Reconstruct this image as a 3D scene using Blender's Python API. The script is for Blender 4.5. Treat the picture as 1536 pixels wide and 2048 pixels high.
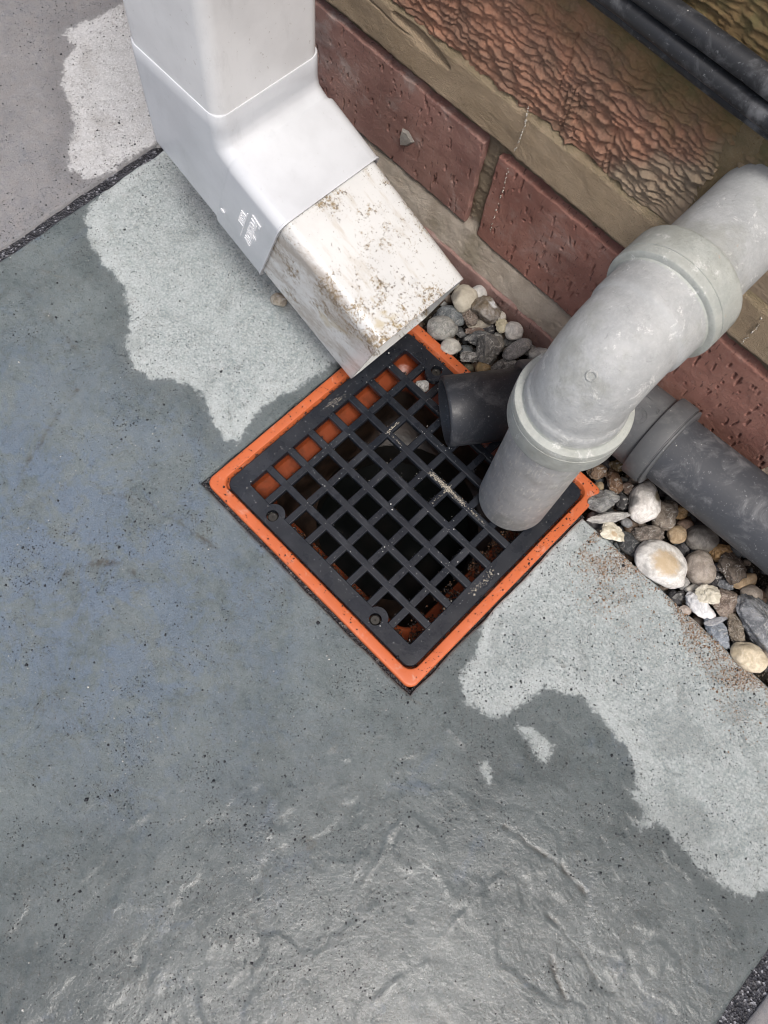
import bpy, bmesh, math, random
import numpy as np
from mathutils import Vector, Matrix

random.seed(7); RNG = np.random.default_rng(7)
MM = 0.001
scene = bpy.context.scene
for o in list(bpy.data.objects): bpy.data.objects.remove(o)
COL = scene.collection

# ------------------------------------------------------------------ camera
CAM_R = np.array([[0.69928007, 0.69661621, 0.07648688],      # rows: image right, image down, view direction
                  [0.67932906, -0.64773548, -0.31775804],
                  [-0.17181214, 0.27416163, -0.94508179]])
CAM_P = np.array([77.91, -144.28, 420.66])                    # millimetres above the drain rim
FPX = 1599.5                                                  # focal length in photo pixels (2048 high)
cd = bpy.data.cameras.new("camera"); cam = bpy.data.objects.new("camera", cd); COL.objects.link(cam)
cd.sensor_fit = 'VERTICAL'; cd.sensor_height = 24.0; cd.sensor_width = 18.0
cd.lens = FPX / 2048 * 24.0; cd.clip_start = 0.01; cd.clip_end = 200
M = Matrix([list(c) for c in np.column_stack([CAM_R[0], -CAM_R[1], -CAM_R[2]])]).to_4x4()
M.translation = Vector(CAM_P * MM); cam.matrix_world = M
cd.dof.use_dof = True; cd.dof.focus_distance = 0.43; cd.dof.aperture_fstop = 18.0
scene.camera = cam

# ------------------------------------------------------------------ light: bright hazy overcast
SUN_EL, SUN_AZ = math.radians(66), math.radians(-34)            # azimuth measured from +X towards +Y
world = bpy.data.worlds.new("World"); scene.world = world; world.use_nodes = True
wn = world.node_tree; bg = wn.nodes["Background"]
sky = wn.nodes.new("ShaderNodeTexSky"); sky.sky_type = 'NISHITA'; sky.sun_disc = False
sky.sun_elevation = SUN_EL; sky.sun_rotation = math.pi / 2 - SUN_AZ
sky.air_density = 1.0; sky.dust_density = 6.0; sky.ozone_density = 0.6
wn.links.new(sky.outputs[0], bg.inputs[0]); bg.inputs[1].default_value = 0.15
sl = bpy.data.lights.new("sun", 'SUN'); so = bpy.data.objects.new("sun", sl); COL.objects.link(so)
sl.energy = 1.9; sl.angle = math.radians(14); sl.color = (1.0, 0.985, 0.96)
sd_ = Vector((math.cos(SUN_EL) * math.cos(SUN_AZ), math.cos(SUN_EL) * math.sin(SUN_AZ), math.sin(SUN_EL)))
so.rotation_euler = sd_.to_track_quat('Z', 'Y').to_euler()
vs = scene.view_settings; vs.view_transform = 'Standard'; vs.look = 'None'; vs.gamma = 1.0
scene.cycles.filter_width = 1.0; scene.cycles.use_denoising = True; scene.cycles.use_adaptive_sampling = False; scene.cycles.denoising_prefilter = 'ACCURATE'; scene.cycles.denoising_input_passes = 'RGB_ALBEDO_NORMAL'
vs.use_curve_mapping = False; vs.exposure = 0.03

# ------------------------------------------------------------------ helpers
def ray(px, py):
    return CAM_R.T @ np.array([(px - 768) / FPX, (py - 1024) / FPX, 1.0])
def at(px, py, z=0.0):
    d = ray(px, py); return CAM_P + d * (z - CAM_P[2]) / d[2]
def at_y(px, py, y):
    d = ray(px, py); return CAM_P + d * (y - CAM_P[1]) / d[1]
def at_plane(px, py, p0, n):
    d = ray(px, py); n = np.asarray(n); return CAM_P + d * (((np.asarray(p0) - CAM_P) @ n) / (d @ n))

PERM = RNG.permutation(4096)
GRAD = RNG.normal(size=(4096, 3)); GRAD /= np.linalg.norm(GRAD, axis=1)[:, None]
def noise3(P):
    P = np.asarray(P, float); I = np.floor(P).astype(np.int64); f = P - I
    u = f * f * f * (f * (f * 6 - 15) + 10); out = np.zeros(len(P))
    for dx in (0, 1):
        for dy in (0, 1):
            for dz in (0, 1):
                h = PERM[(PERM[(PERM[(I[:, 0] + dx) & 4095] + I[:, 1] + dy) & 4095] + I[:, 2] + dz) & 4095]
                g = GRAD[h]; d = f - np.array([dx, dy, dz])
                w = (u[:, 0] if dx else 1 - u[:, 0]) * (u[:, 1] if dy else 1 - u[:, 1]) * (u[:, 2] if dz else 1 - u[:, 2])
                out += w * np.einsum('ij,ij->i', g, d)
    return out * 1.5
def n2(x, y, s, seed=0.0):
    x = np.asarray(x, float); y = np.asarray(y, float)
    return noise3(np.stack([x / s, y / s, np.full_like(x, seed * 17.31 + 0.37)], -1))
def fbm(x, y, s, seed=0.0, octs=4, gain=0.5):
    v = 0; a = 1.0
    for k in range(octs):
        v = v + a * n2(x, y, s / 2 ** k, seed + k * 3.1); a *= gain
    return v
def sstep(a, b, x):
    t = np.clip((x - a) / (b - a), 0, 1); return t * t * (3 - 2 * t)

def mesh_obj(name, V, F, mat=None, parent=None, smooth=True, origin=None, attrs=None):
    """V in world millimetres; origin (mm) is the object's own origin."""
    V = np.asarray(V, float)
    base = np.array(parent["base_mm"]) if parent is not None else np.zeros(3)
    org = base if (origin is None) else np.asarray(origin, float)
    me = bpy.data.meshes.new(name)
    if isinstance(F, np.ndarray) and F.ndim == 2:
        nf, k = F.shape
        me.vertices.add(len(V)); me.vertices.foreach_set("co", ((V - org) * MM).ravel())
        me.loops.add(nf * k); me.loops.foreach_set("vertex_index", F.ravel().astype(np.int32))
        me.polygons.add(nf); me.polygons.foreach_set("loop_start", (np.arange(nf) * k).astype(np.int32))
        me.polygons.foreach_set("loop_total", np.full(nf, k, np.int32))
        me.update(calc_edges=True)
    else:
        me.from_pydata(((V - org) * MM).tolist(), [], [list(map(int, f)) for f in F]); me.update()
    me.validate()
    if smooth: me.polygons.foreach_set("use_smooth", np.ones(len(me.polygons), bool))
    for k, v in (attrs or {}).items():
        v = np.asarray(v, np.float32)
        if v.ndim == 1:
            a = me.attributes.new(k, 'FLOAT', 'POINT'); a.data.foreach_set("value", v)
        else:
            a = me.attributes.new(k, 'FLOAT_COLOR', 'POINT')
            a.data.foreach_set("color", np.concatenate([v, np.ones((len(v), 1), np.float32)], 1).ravel())
    if mat: me.materials.append(mat)
    o = bpy.data.objects.new(name, me); COL.objects.link(o)
    if parent is not None:
        o.parent = parent; o.location = Vector((org - base) * MM)
        o["base_mm"] = [float(q) for q in org]
    else:
        o.location = Vector(org * MM); o["base_mm"] = [float(q) for q in org]
    return o
def thing(name, label, cat, base=(0, 0, 0), group=None, kind=None):
    o = bpy.data.objects.new(name, None); COL.objects.link(o); o.empty_display_size = 0.02
    o.location = Vector(np.array(base, float) * MM); o["base_mm"] = [float(b) for b in base]
    if label: o["label"] = label
    if cat: o["category"] = cat
    if group: o["group"] = group
    if kind: o["kind"] = kind
    return o
def tag(o, label, cat, group=None, kind=None):
    if label: o["label"] = label
    if cat: o["category"] = cat
    if group: o["group"] = group
    if kind: o["kind"] = kind
    return o
def edge_split(o, ang=35):
    me = o.data
    bm = bmesh.new(); bm.from_mesh(me)
    for e in bm.edges:
        if len(e.link_faces) == 2 and e.calc_face_angle(0) > math.radians(ang): e.smooth = False
    bm.to_mesh(me); bm.free(); return o

def grid_faces(nx, ny, flip=False):
    i = np.arange(nx * ny).reshape(ny, nx)
    a, b, c, d = i[:-1, :-1].ravel(), i[:-1, 1:].ravel(), i[1:, 1:].ravel(), i[1:, :-1].ravel()
    return np.stack([a, d, c, b] if flip else [a, b, c, d], -1)
def loft(rings, closed=True, cap0=False, cap1=False):
    """rings: list of (n,3) arrays -> V, F(list)"""
    n = len(rings[0]); V = np.concatenate(rings); F = []
    for k in range(len(rings) - 1):
        for i in range(n if closed else n - 1):
            j = (i + 1) % n; F.append((k * n + i, k * n + j, (k + 1) * n + j, (k + 1) * n + i))
    if cap0: F.append(tuple(range(n))[::-1])
    if cap1: F.append(tuple((len(rings) - 1) * n + i for i in range(n)))
    return V, F
def round_sq(h, r, n=6):
    """2D rounded square outline, counter-clockwise"""
    r = min(r, h); P = []
    for k, (sx, sy) in enumerate(((1, 1), (-1, 1), (-1, -1), (1, -1))):
        for t in np.linspace(0, math.pi / 2, n + 1):
            a = t + k * math.pi / 2
            P.append((sx * (h - r) + r * math.cos(a), sy * (h - r) + r * math.sin(a)))
    return np.array(P)
def sweep(path, frames, prof):
    """path (k,3), frames list of (e1,e2), prof list of 2D outlines or one"""
    R = []
    for k, p in enumerate(path):
        pr = prof[k] if isinstance(prof, list) else prof
        e1, e2 = frames[k]; R.append(p + pr[:, :1] * e1 + pr[:, 1:] * e2)
    return R
def circ2(r, n=48):
    t = np.linspace(0, 2 * math.pi, n, endpoint=False); return np.stack([r * np.cos(t), r * np.sin(t)], -1)
def join(parts):
    V = []; F = []; n = 0
    for v, f in parts:
        V.append(np.asarray(v)); F += [tuple(i + n for i in q) for q in f]; n += len(v)
    return np.concatenate(V), F
def perp_frame(a, up=(0, 0, 1)):
    a = np.asarray(a, float) / np.linalg.norm(a); e1 = np.cross(up, a); e1 /= np.linalg.norm(e1); return e1, np.cross(a, e1)
def lathe_axis(p0, a, prof, n=64, up=(0, 0, 1)):
    """surface of revolution about p0+a*s from (s, r) list"""
    a = np.asarray(a, float) / np.linalg.norm(a); e1, e2 = perp_frame(a, up); c = circ2(1, n)
    return loft([np.asarray(p0) + a * s + r * (c[:, :1] * e1 + c[:, 1:] * e2) for s, r in prof])

def tube(path, r, n=14):
    P = np.array(path, float); R = []
    for k in range(len(P)):
        a = P[min(k + 1, len(P) - 1)] - P[max(k - 1, 0)]; e1, e2 = perp_frame(a); c = circ2(r[k] if hasattr(r, '__len__') else r, n)
        R.append(P[k] + c[:, :1] * e1 + c[:, 1:] * e2)
    return loft(R, cap0=True, cap1=True)
# ------------------------------------------------------------------ material helper
class Mat:
    def __init__(s, name):
        s.m = bpy.data.materials.new(name); s.m.use_nodes = True; s.t = s.m.node_tree
        s.b = s.t.nodes["Principled BSDF"]; s.tc = s.t.nodes.new("ShaderNodeTexCoord").outputs["Object"]
    def node(s, typ, **kw):
        n = s.t.nodes.new(typ)
        for k, v in kw.items(): setattr(n, k, v)
        return n
    def put(s, sock, v):
        if isinstance(v, bpy.types.NodeSocket): s.t.links.new(v, sock)
        elif isinstance(v, (tuple, list)) and len(v) == 3 and sock.type == 'RGBA': sock.default_value = (*v, 1)
        else: sock.default_value = v
    def noise(s, scale, detail=4, rough=.55, vec=None, dist=0.0, stretch=None):
        n = s.node("ShaderNodeTexNoise"); n.inputs["Scale"].default_value = scale
        n.inputs["Detail"].default_value = detail; n.inputs["Roughness"].default_value = rough
        n.inputs["Distortion"].default_value = dist
        v = vec or s.tc
        if stretch:
            mp = s.node("ShaderNodeMapping"); mp.inputs["Scale"].default_value = stretch[:3]
            if len(stretch) > 3: mp.inputs["Rotation"].default_value = (0, 0, stretch[3])
            s.put(mp.inputs["Vector"], v); v = mp.outputs[0]
        s.put(n.inputs["Vector"], v); return n.outputs["Fac"]
    def voro(s, scale, feature='F1', out="Distance", rnd=1.0):
        n = s.node("ShaderNodeTexVoronoi", feature=feature); n.inputs["Scale"].default_value = scale
        n.inputs["Randomness"].default_value = rnd; s.put(n.inputs["Vector"], s.tc); return n.outputs[out]
    def rng(s, v, a, b, c=0.0, d=1.0, smooth=True):
        n = s.node("ShaderNodeMapRange"); n.interpolation_type = 'SMOOTHSTEP' if smooth else 'LINEAR'
        s.put(n.inputs["Value"], v)
        for k, q in zip(("From Min", "From Max", "To Min", "To Max"), (a, b, c, d)): s.put(n.inputs[k], q)
        return n.outputs[0]
    def math(s, op, a, b=0.0, c=0.0, clamp=False):
        n = s.node("ShaderNodeMath", operation=op, use_clamp=clamp)
        for i, v in enumerate((a, b, c)): s.put(n.inputs[i], v)
        return n.outputs[0]
    def mix(s, f, a, b, mode='MIX'):
        n = s.node("ShaderNodeMix", data_type='RGBA', blend_type=mode)
        s.put(n.inputs[0], f); s.put(n.inputs[6], a); s.put(n.inputs[7], b); return n.outputs[2]
    def attr(s, name, out="Fac"):
        n = s.node("ShaderNodeAttribute", attribute_name=name); return n.outputs[out]
    def sep(s, v=None):
        n = s.node("ShaderNodeSeparateXYZ"); s.put(n.inputs[0], v or s.tc); return n.outputs
    def blob(s, c, r, soft=.4, warp=0.0, wscale=300):
        """1 inside an ellipsoid at c (m) with radii r (m)"""
        v = s.node("ShaderNodeVectorMath", operation='SUBTRACT'); s.put(v.inputs[0], s.tc); v.inputs[1].default_value = c
        w = s.node("ShaderNodeVectorMath", operation='DIVIDE'); s.put(w.inputs[0], v.outputs[0]); w.inputs[1].default_value = r
        l = s.node("ShaderNodeVectorMath", operation='LENGTH'); s.put(l.inputs[0], w.outputs[0]); d = l.outputs["Value"]
        if warp: d = s.math('ADD', d, s.math('MULTIPLY', s.math('SUBTRACT', s.noise(wscale, 4), .5), warp))
        return s.rng(d, 1 - soft, 1 + soft, 1, 0)
    def bump(s, h, dist, strength=1.0, prev=None):
        n = s.node("ShaderNodeBump"); n.inputs["Strength"].default_value = strength; s.put(n.inputs["Distance"], dist)
        s.put(n.inputs["Height"], h)
        if prev is not None: s.put(n.inputs["Normal"], prev)
        return n.outputs[0]
    def done(s, color=None, rough=None, normal=None, spec=None, **kw):
        if color is not None: s.put(s.b.inputs["Base Color"], color)
        if rough is not None: s.put(s.b.inputs["Roughness"], rough)
        if normal is not None: s.put(s.b.inputs["Normal"], normal)
        if spec is not None: s.put(s.b.inputs["Specular IOR Level"], spec)
        for k, v in kw.items(): s.put(s.b.inputs[k], v)
        return s.m

# ------------------------------------------------------------------ materials
def mat_slab(name, dryc, wetc, tint, warm, sheen_c=((-.10, -.16, 0), (.12, .085, .2)), sheen_amt=.85):
    m = Mat(name)
    sd = m.attr("dry")                                        # signed distance to the dry area's outline, mm
    wob = m.math('MULTIPLY', m.math('SUBTRACT', m.noise(130, 6, .7), .5), 13.0)
    wob2 = m.math('MULTIPLY', m.math('SUBTRACT', m.noise(480, 4, .8), .5), 9.0)
    edge = m.math('ADD', m.math('ADD', sd, wob), wob2)
    f = m.math('ADD', m.math('MULTIPLY', m.rng(edge, -1.5, 1.2), .82), m.math('MULTIPLY', m.rng(edge, -9, 7), .18))
    spots = m.rng(m.noise(420, 2, .5), .66, .70)              # damp spots left inside the dry area
    near = m.rng(sd, 4, 30, .9, .12)
    f = m.math('MULTIPLY', f, m.math('SUBTRACT', 1.0, m.math('MULTIPLY', spots, near)))
    blue = m.blob(*sheen_c, .75, 1.6, 24)                       # blue sky sheen painted into the wet stone's colour
    n1 = m.noise(22, 5, .6); n2_ = m.noise(160, 5, .65); n3 = m.noise(1500, 3, .7)
    dry = m.mix(m.rng(n2_, .3, .7), dryc[0], dryc[1])
    dry = m.mix(m.rng(m.noise(700, 4, .75), .42, .66), dry, dryc[2])
    dry = m.mix(m.math('MULTIPLY', m.rng(edge, 16, 2), .35), dry, tuple(min(1, q * 1.12) for q in dryc[2]))
    dry = m.mix(m.math('MULTIPLY', m.rng(m.noise(28, 5, .65, dist=.6), .5, .68), .45), dry, dryc[3])
    dry = m.mix(m.math('MULTIPLY', m.rng(m.noise(260, 5, .7, stretch=(1, 1, 1)), .58, .72), .55), dry, dryc[3])
    wet = m.mix(m.rng(n1, .35, .65), wetc[0], wetc[1])
    wet = m.mix(m.math('MULTIPLY', m.rng(n2_, .4, .75), .6), wet, wetc[2])
    wet = m.mix(m.math('MULTIPLY', m.rng(m.noise(35, 6, .7, dist=.6), .57, .72), .5), wet, tint)
    wet = m.mix(m.math('MULTIPLY', m.math('MULTIPLY', blue, sheen_amt), m.rng(m.noise(48, 10, .78, dist=.5), .44, .56, .12, 1)), wet, tint)
    wet = m.mix(m.math('MULTIPLY', m.rng(edge, -20, -1), .45), wet, tuple(q * .62 for q in wetc[0]))
    c = m.mix(f, wet, dry)
    c = m.mix(m.math('MULTIPLY', m.rng(m.noise(48, 6, .75, dist=1.0), .62, .72), .3), c, warm)
    c = m.mix(m.math('MULTIPLY', m.rng(n3, .60, .75), .30), c, (.55, .56, .56))   # mineral glitter
    c = m.mix(m.math('MULTIPLY', m.rng(n3, .40, .28), .6), c, (.03, .035, .04))
    pit = m.noise(520, 4, .8); c = m.mix(m.math('MULTIPLY', m.rng(pit, .385, .34), .8), c, (.022, .025, .03))
    cr = m.noise(30, 7, .72, dist=.5); c = m.mix(m.math('MULTIPLY', m.rng(m.math('ABSOLUTE', m.math('SUBTRACT', cr, .5)), .006, 0), .5), c, (.07, .06, .045))
    gr = m.noise(950, 5, .8); c = m.mix(m.rng(gr, .44, .30, 0, .55), c, (.05, .055, .06)); c = m.mix(m.rng(gr, .57, .72, 0, .40), c, (.62, .64, .63))
    crest = m.math('MULTIPLY', m.attr("crest"), m.rng(m.noise(700, 4, .8), .40, .58)); crack = m.math('MULTIPLY', m.attr("crack"), m.rng(m.noise(300, 4, .7), .34, .56))
    c = m.mix(m.math('MULTIPLY', crest, .95), c, (.55, .57, .56)); c = m.mix(m.math('MULTIPLY', crack, .75), c, (.065, .055, .04))
    rough = m.mix(f, m.rng(n2_, .3, .7, .24, .40), (.9, .9, .9))
    b = m.bump(m.noise(1100, 8, .85), .0012, .8)
    b = m.bump(m.math('MULTIPLY', m.noise(430, 8, .85), m.attr("lump")), .0021, .95, b)
    b = m.bump(m.noise(230, 8, .8), .0009, .5, b)
    return m.done(c, rough, b, spec=m.rng(f, 0, 1, .5, .25), **{"Coat Weight": m.math('MULTIPLY', m.rng(f, 0, 1, 1, 0), m.math('MULTIPLY_ADD', m.attr("lump"), .55, .14)), "Coat Roughness": .13, "Coat IOR": 1.5, "Coat Normal": m.bump(m.noise(520, 4, .68), m.math('MULTIPLY_ADD', m.attr("lump"), .00020, .00010), 1.0)})
DRY = ((.33, .385, .39), (.43, .48, .485), (.58, .625, .625), (.22, .25, .25))
WET = ((.116, .148, .155), (.178, .215, .222), (.225, .26, .266))
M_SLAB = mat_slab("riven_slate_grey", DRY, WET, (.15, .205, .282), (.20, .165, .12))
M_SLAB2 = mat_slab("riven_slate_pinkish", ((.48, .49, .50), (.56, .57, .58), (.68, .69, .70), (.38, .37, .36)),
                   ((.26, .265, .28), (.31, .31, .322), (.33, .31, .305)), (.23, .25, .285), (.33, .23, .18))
def mat_grit(name, dark, mid, light, amount):
    m = Mat(name)
    v = m.voro(900, 'F1', "Color"); s = m.sep(v)
    c = m.mix(m.rng(s[0], .45, .55), dark, mid); c = m.mix(m.rng(s[1], 1 - amount, 1 - amount + .04), c, light)
    return m.done(c, .45, m.bump(m.voro(900), .0008, 1))
M_JOINT = mat_grit("black_jointing_sand", (.012, .013, .018), (.040, .042, .052), (.26, .27, .30), .09)
M_JOINT2 = mat_grit("black_sand_dark", (.008, .009, .012), (.02, .02, .024), (.14, .13, .12), .05)
M_GRIT = Mat("black_grit").done((.012, .014, .02), .5)
M_PALEGRIT = Mat("pale_grit").done((.6, .6, .58), .6)
def mat_attr(name, rough):
    m = Mat(name); return m.done(m.attr("tone", "Color"), rough)
M_SAND = mat_attr("sandy_grit", .7)

def mat_brick(name, a, b, bloom, bloom_amt, dark):
    m = Mat(name)
    c = m.mix(m.rng(m.noise(45, 5, .65), .35, .68), a, b)
    c = m.mix(m.math('MULTIPLY', m.rng(m.noise(26, 6, .7, dist=.8), .5, .72), bloom_amt), c, bloom)
    c = m.mix(m.math('MULTIPLY', m.rng(m.noise(500, 4, .7), .55, .75), .35), c, bloom)
    c = m.mix(m.math('MULTIPLY', m.rng(m.noise(300, 3, .6, stretch=(2.2, 1, .5)), .62, .68), .7), c, dark)
    c = m.mix(m.math('MULTIPLY', m.rng(m.noise(17, 4, .6), .42, .62), .5), c, tuple(q * .62 for q in a))
    c = m.mix(m.math('MULTIPLY', m.rng(m.noise(300, 5, .8, stretch=(2.6, 1, .35)), .58, .70), .4), c, bloom)
    h = m.bump(m.noise(600, 8, .85), .0016, .8)
    gr = m.noise(1500, 4, .8); c = m.mix(m.rng(gr, .40, .26, 0, .4), c, dark); c = m.mix(m.rng(gr, .6, .75, 0, .35), c, bloom)
    return m.done(c, m.rng(m.noise(90, 3), .3, .7, .55, .8), h, spec=.35)
M_BRICK = mat_brick("purple_brown_brick", (.33, .175, .148), (.41, .24, .20), (.56, .485, .445), .75, (.06, .04, .035))
M_BRICK2 = mat_brick("red_brown_brick", (.33, .155, .122), (.41, .21, .165), (.53, .43, .385), .55, (.06, .035, .03))
M_BRICK0 = mat_brick("dull_brown_brick", (0.304, 0.181, 0.160), (0.406, 0.261, 0.232), (0.580, 0.522, 0.478), .4, (0.102, 0.072, 0.065))
def mat_mortar(name, a, b, moss, upper=1.0):
    m = Mat(name)
    c = m.mix(m.rng(m.noise(60, 5, .7), .35, .65), a, b)
    c = m.mix(m.rng(m.noise(1600, 2, .6), .55, .75, 0, .5), c, (.40, .36, .30))
    c = m.mix(m.math('MULTIPLY', m.rng(m.noise(35, 5, .65), .52, .68), moss), c, (.16, .15, .075))
    if upper != 1.0: c = m.mix(m.rng(m.sep()[2], .029, .040), c, m.mix(1.0, c, (upper, upper * .93, upper * .80), 'MULTIPLY'))
    return m.done(c, .92, m.bump(m.noise(1100, 4, .8), .0022, 1), spec=.2)
M_MORTAR = mat_mortar("grey_brown_mortar", (.48, .41, .335), (.62, .55, .465), .3, .56)
M_MORTAR_UP = mat_mortar("olive_brown_mortar", (.30, .225, .125), (.38, .30, .18), .6)
M_MORTAR_PALE = mat_mortar("pale_mortar", (0.392, 0.362, 0.334), (0.478, 0.450, 0.413), .1)
def mat_band():
    m = Mat("sandy_render")
    c = m.mix(m.rng(m.noise(30, 5, .6), .3, .7), (0.464, 0.355, 0.239), (0.609, 0.478, 0.334))
    c = m.mix(m.rng(m.noise(1400, 2, .6), .5, .75, 0, .55), c, (.56, .47, .35))
    c = m.mix(m.rng(m.noise(1900, 2, .6), .42, .3, 0, .6), c, (.12, .09, .06))
    z = m.sep()[2]
    c = m.mix(m.math('MULTIPLY', m.rng(m.math('ADD', z, m.math('MULTIPLY', m.noise(90, 4), .012)), .1285, .135), .5), c, (.14, .135, .06))
    return m.done(c, .93, m.bump(m.noise(1300, 3, .75), .0024, 1), spec=.2)
M_BAND = mat_band()
def mat_rustic():
    m = Mat("rustic_orange_brick"); x, y, z = m.sep()
    c = m.mix(m.rng(m.noise(55, 5, .65), .35, .65), (.45, .235, .155), (.29, .175, .125))
    c = m.mix(m.math('MULTIPLY', m.rng(m.noise(30, 6, .7, dist=.5), .50, .66), .5), c, (.17, .13, .085))
    c = m.mix(m.math('MULTIPLY', m.rng(m.noise(210, 4, .6), .52, .68), .5), c, (.52, .31, .22))
    smear = m.math('MULTIPLY', m.rng(m.math('SUBTRACT', m.math('ADD', x, m.math('MULTIPLY', m.noise(45, 4), .05)),
                                             m.math('MULTIPLY', m.math('SUBTRACT', z, .13), .9)), -.004, .012), .85)
    c = m.mix(smear, c, (0.406, 0.329, 0.238))
    alg = m.rng(m.math('ADD', m.math('ADD', z, m.math('MULTIPLY', x, .12)), m.math('MULTIPLY', m.noise(42, 5, .65), .060)), .184, .222)
    c = m.mix(m.math('MULTIPLY', alg, .82), c, m.mix(m.rng(m.noise(150, 4), .4, .65), (.21, .155, .065), (.15, .14, .055)))
    h = m.bump(m.noise(700, 7, .8), .0018, .8)
    return m.done(c, .8, h, spec=.3)
M_RUSTIC = mat_rustic()
M_LIME = Mat("lime_run"); M_LIME = M_LIME.done(M_LIME.mix(M_LIME.rng(M_LIME.noise(900, 3), .4, .6), (.62, .60, .55), (.3, .26, .2)), .9)

def mat_pvc(name, base, dirt=0.0, rough=.28, fleck=.25):
    m = Mat(name)
    c = m.mix(m.rng(m.noise(40, 4), .35, .7), base, tuple(q * .90 for q in base))
    c = m.mix(m.math('MULTIPLY', m.rng(m.noise(55, 6, .75, stretch=(1, 1, .35)), .55, .75), .45), c, tuple(q * .72 for q in base))
    c = m.mix(m.math('MULTIPLY', m.rng(m.noise(420, 3, .6), .66, .72), fleck), c, (.30, .27, .24))
    r = rough
    if dirt:
        g = m.noise(34, 6, .75, dist=.4); g2 = m.noise(480, 5, .85)
        st = m.noise(70, 5, .7, stretch=(.35, 2.2, .8))
        k = m.math('MULTIPLY', m.rng(m.math('ADD', m.math('MULTIPLY', g, .5), m.math('MULTIPLY', g2, .5)), .520, .600), m.rng(g, .42, .58, .10, 1))
        c = m.mix(m.math('MULTIPLY', k, dirt), c, (.24, .17, .075))
        c = m.mix(m.math('MULTIPLY', m.rng(st, .53, .70), dirt * .35), c, (.40, .33, .22))
        c = m.mix(m.math('MULTIPLY', m.rng(m.math('ADD', m.noise(620, 3, .7), m.math('MULTIPLY', g, .7)), .955, 1.01), dirt * .7), c, (.07, .048, .028))
        c = m.mix(m.math('MULTIPLY', m.rng(m.noise(24, 3, .6, dist=.8), .60, .66), dirt * .5), c, (.42, .33, .13))
        # wall-averted flank carries a brown wash
        y = m.sep()[1]
        wash = m.math('MULTIPLY', m.rng(y, -.0260, -.0300), m.rng(m.math('ADD', m.math('MULTIPLY', m.noise(45, 6, .7, stretch=(.5, 1, 1.6)), .7), m.math('MULTIPLY', g2, .3)), .42, .60))
        c = m.mix(m.math('MULTIPLY', wash, .65), c, (.24, .185, .13))
        r = m.rng(k, 0, 1, rough, .8)
    return m.done(c, r, m.bump(m.noise(60, 3), .0006, .25), spec=.5)
M_WHITE = mat_pvc("white_upvc", (.77, .78, .785), fleck=.35)
M_WHITE_F = mat_pvc("white_upvc_fitting", (.63, .655, .685), fleck=.12, rough=.22)
M_WHITE_D = mat_pvc("white_upvc_dirty", (.66, .67, .665), dirt=.95, rough=.3)
M_RAISED = Mat("raised_print").done((.93, .94, .95), .3)
def mat_greypipe(name, base, chalk, streak=0.0):
    m = Mat(name)
    c = m.mix(m.rng(m.noise(70, 5, .65), .3, .7), base, chalk)
    c = m.mix(m.math('MULTIPLY', m.rng(m.noise(520, 4, .75), .45, .7), .4), c, tuple(min(1, q * 1.12) for q in chalk))
    c = m.mix(m.math('MULTIPLY', m.rng(m.noise(80, 6, .85, dist=.5), .575, .65), .65), c, (.74, .75, .73))
    c = m.mix(m.math('MULTIPLY', m.rng(m.noise(160, 6, .85, dist=.8), .58, .66), .5), c, tuple(q * .62 for q in base))
    c = m.mix(m.math('MULTIPLY', m.rng(m.noise(30, 5, .7), .48, .66), .6), c, (.27, .28, .25))
    c = m.mix(m.math('MULTIPLY', m.rng(m.noise(130, 3, .6), .72, .76), .6), c, (.42, .30, .22))
    if streak:
        s = m.noise(260, 4, .75, stretch=(3.0, .6, .45))
        c = m.mix(m.math('MULTIPLY', m.rng(s, .52, .64), streak), c, (.68, .66, .60))
        c = m.mix(m.math('MULTIPLY', m.rng(m.noise(45, 4, .7), .5, .7), streak * .7), c, (.27, .26, .24))
    return m.done(c, m.rng(m.noise(110, 3), .3, .7, .38, .6), m.bump(m.noise(420, 5, .8), .0009, .6), spec=.45)
M_GREY = mat_greypipe("weathered_grey_plastic", (.36, .375, .38), (.46, .475, .475))
M_GREY_RING = mat_greypipe("weathered_grey_socket", (.36, .385, .365), (.45, .47, .44))
M_GREY_TAIL = mat_greypipe("scuffed_grey_plastic", (.40, .405, .405), (.48, .485, .48), .6)
def mat_black(name, base, dust, amt, rough=.42, streak=None):
    m = Mat(name)
    c = m.mix(m.math('MULTIPLY', m.rng(m.noise(60, 6, .72, dist=.5), .48, .72), amt), base, dust)
    c = m.mix(m.math('MULTIPLY', m.rng(m.noise(700, 3, .7), .62, .72), amt * .8), c, tuple(q * 1.5 for q in dust))
    if streak:
        c = m.mix(m.math('MULTIPLY', m.rng(m.noise(420, 4, .75, stretch=streak), .58, .68), .35), c, tuple(q * 1.2 for q in dust))
    c = m.mix(m.math('MULTIPLY', m.rng(m.noise(330, 2, .5), .76, .78), .9), c, (.55, .55, .52))
    return m.done(c, m.rng(m.noise(80, 4), .3, .7, rough, rough + .2), m.bump(m.noise(420, 4), .0002, .5), spec=.45)
M_BLK_RUN = mat_black("dusty_black_plastic", (.058, .063, .073), (.26, .265, .275), .6, .45)
M_BLK_FIT = mat_black("dark_grey_plastic", (.095, .100, .106), (.20, .205, .205), .5, .4)
M_BLK_TAIL = mat_black("scuffed_black_plastic", (.030, .034, .042), (.15, .155, .165), .6, .34, (2.4, 2.0, .12))
M_CABLE = mat_black("weathered_black_cable", (.020, .022, .026), (.15, .155, .165), .8, .45)
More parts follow.
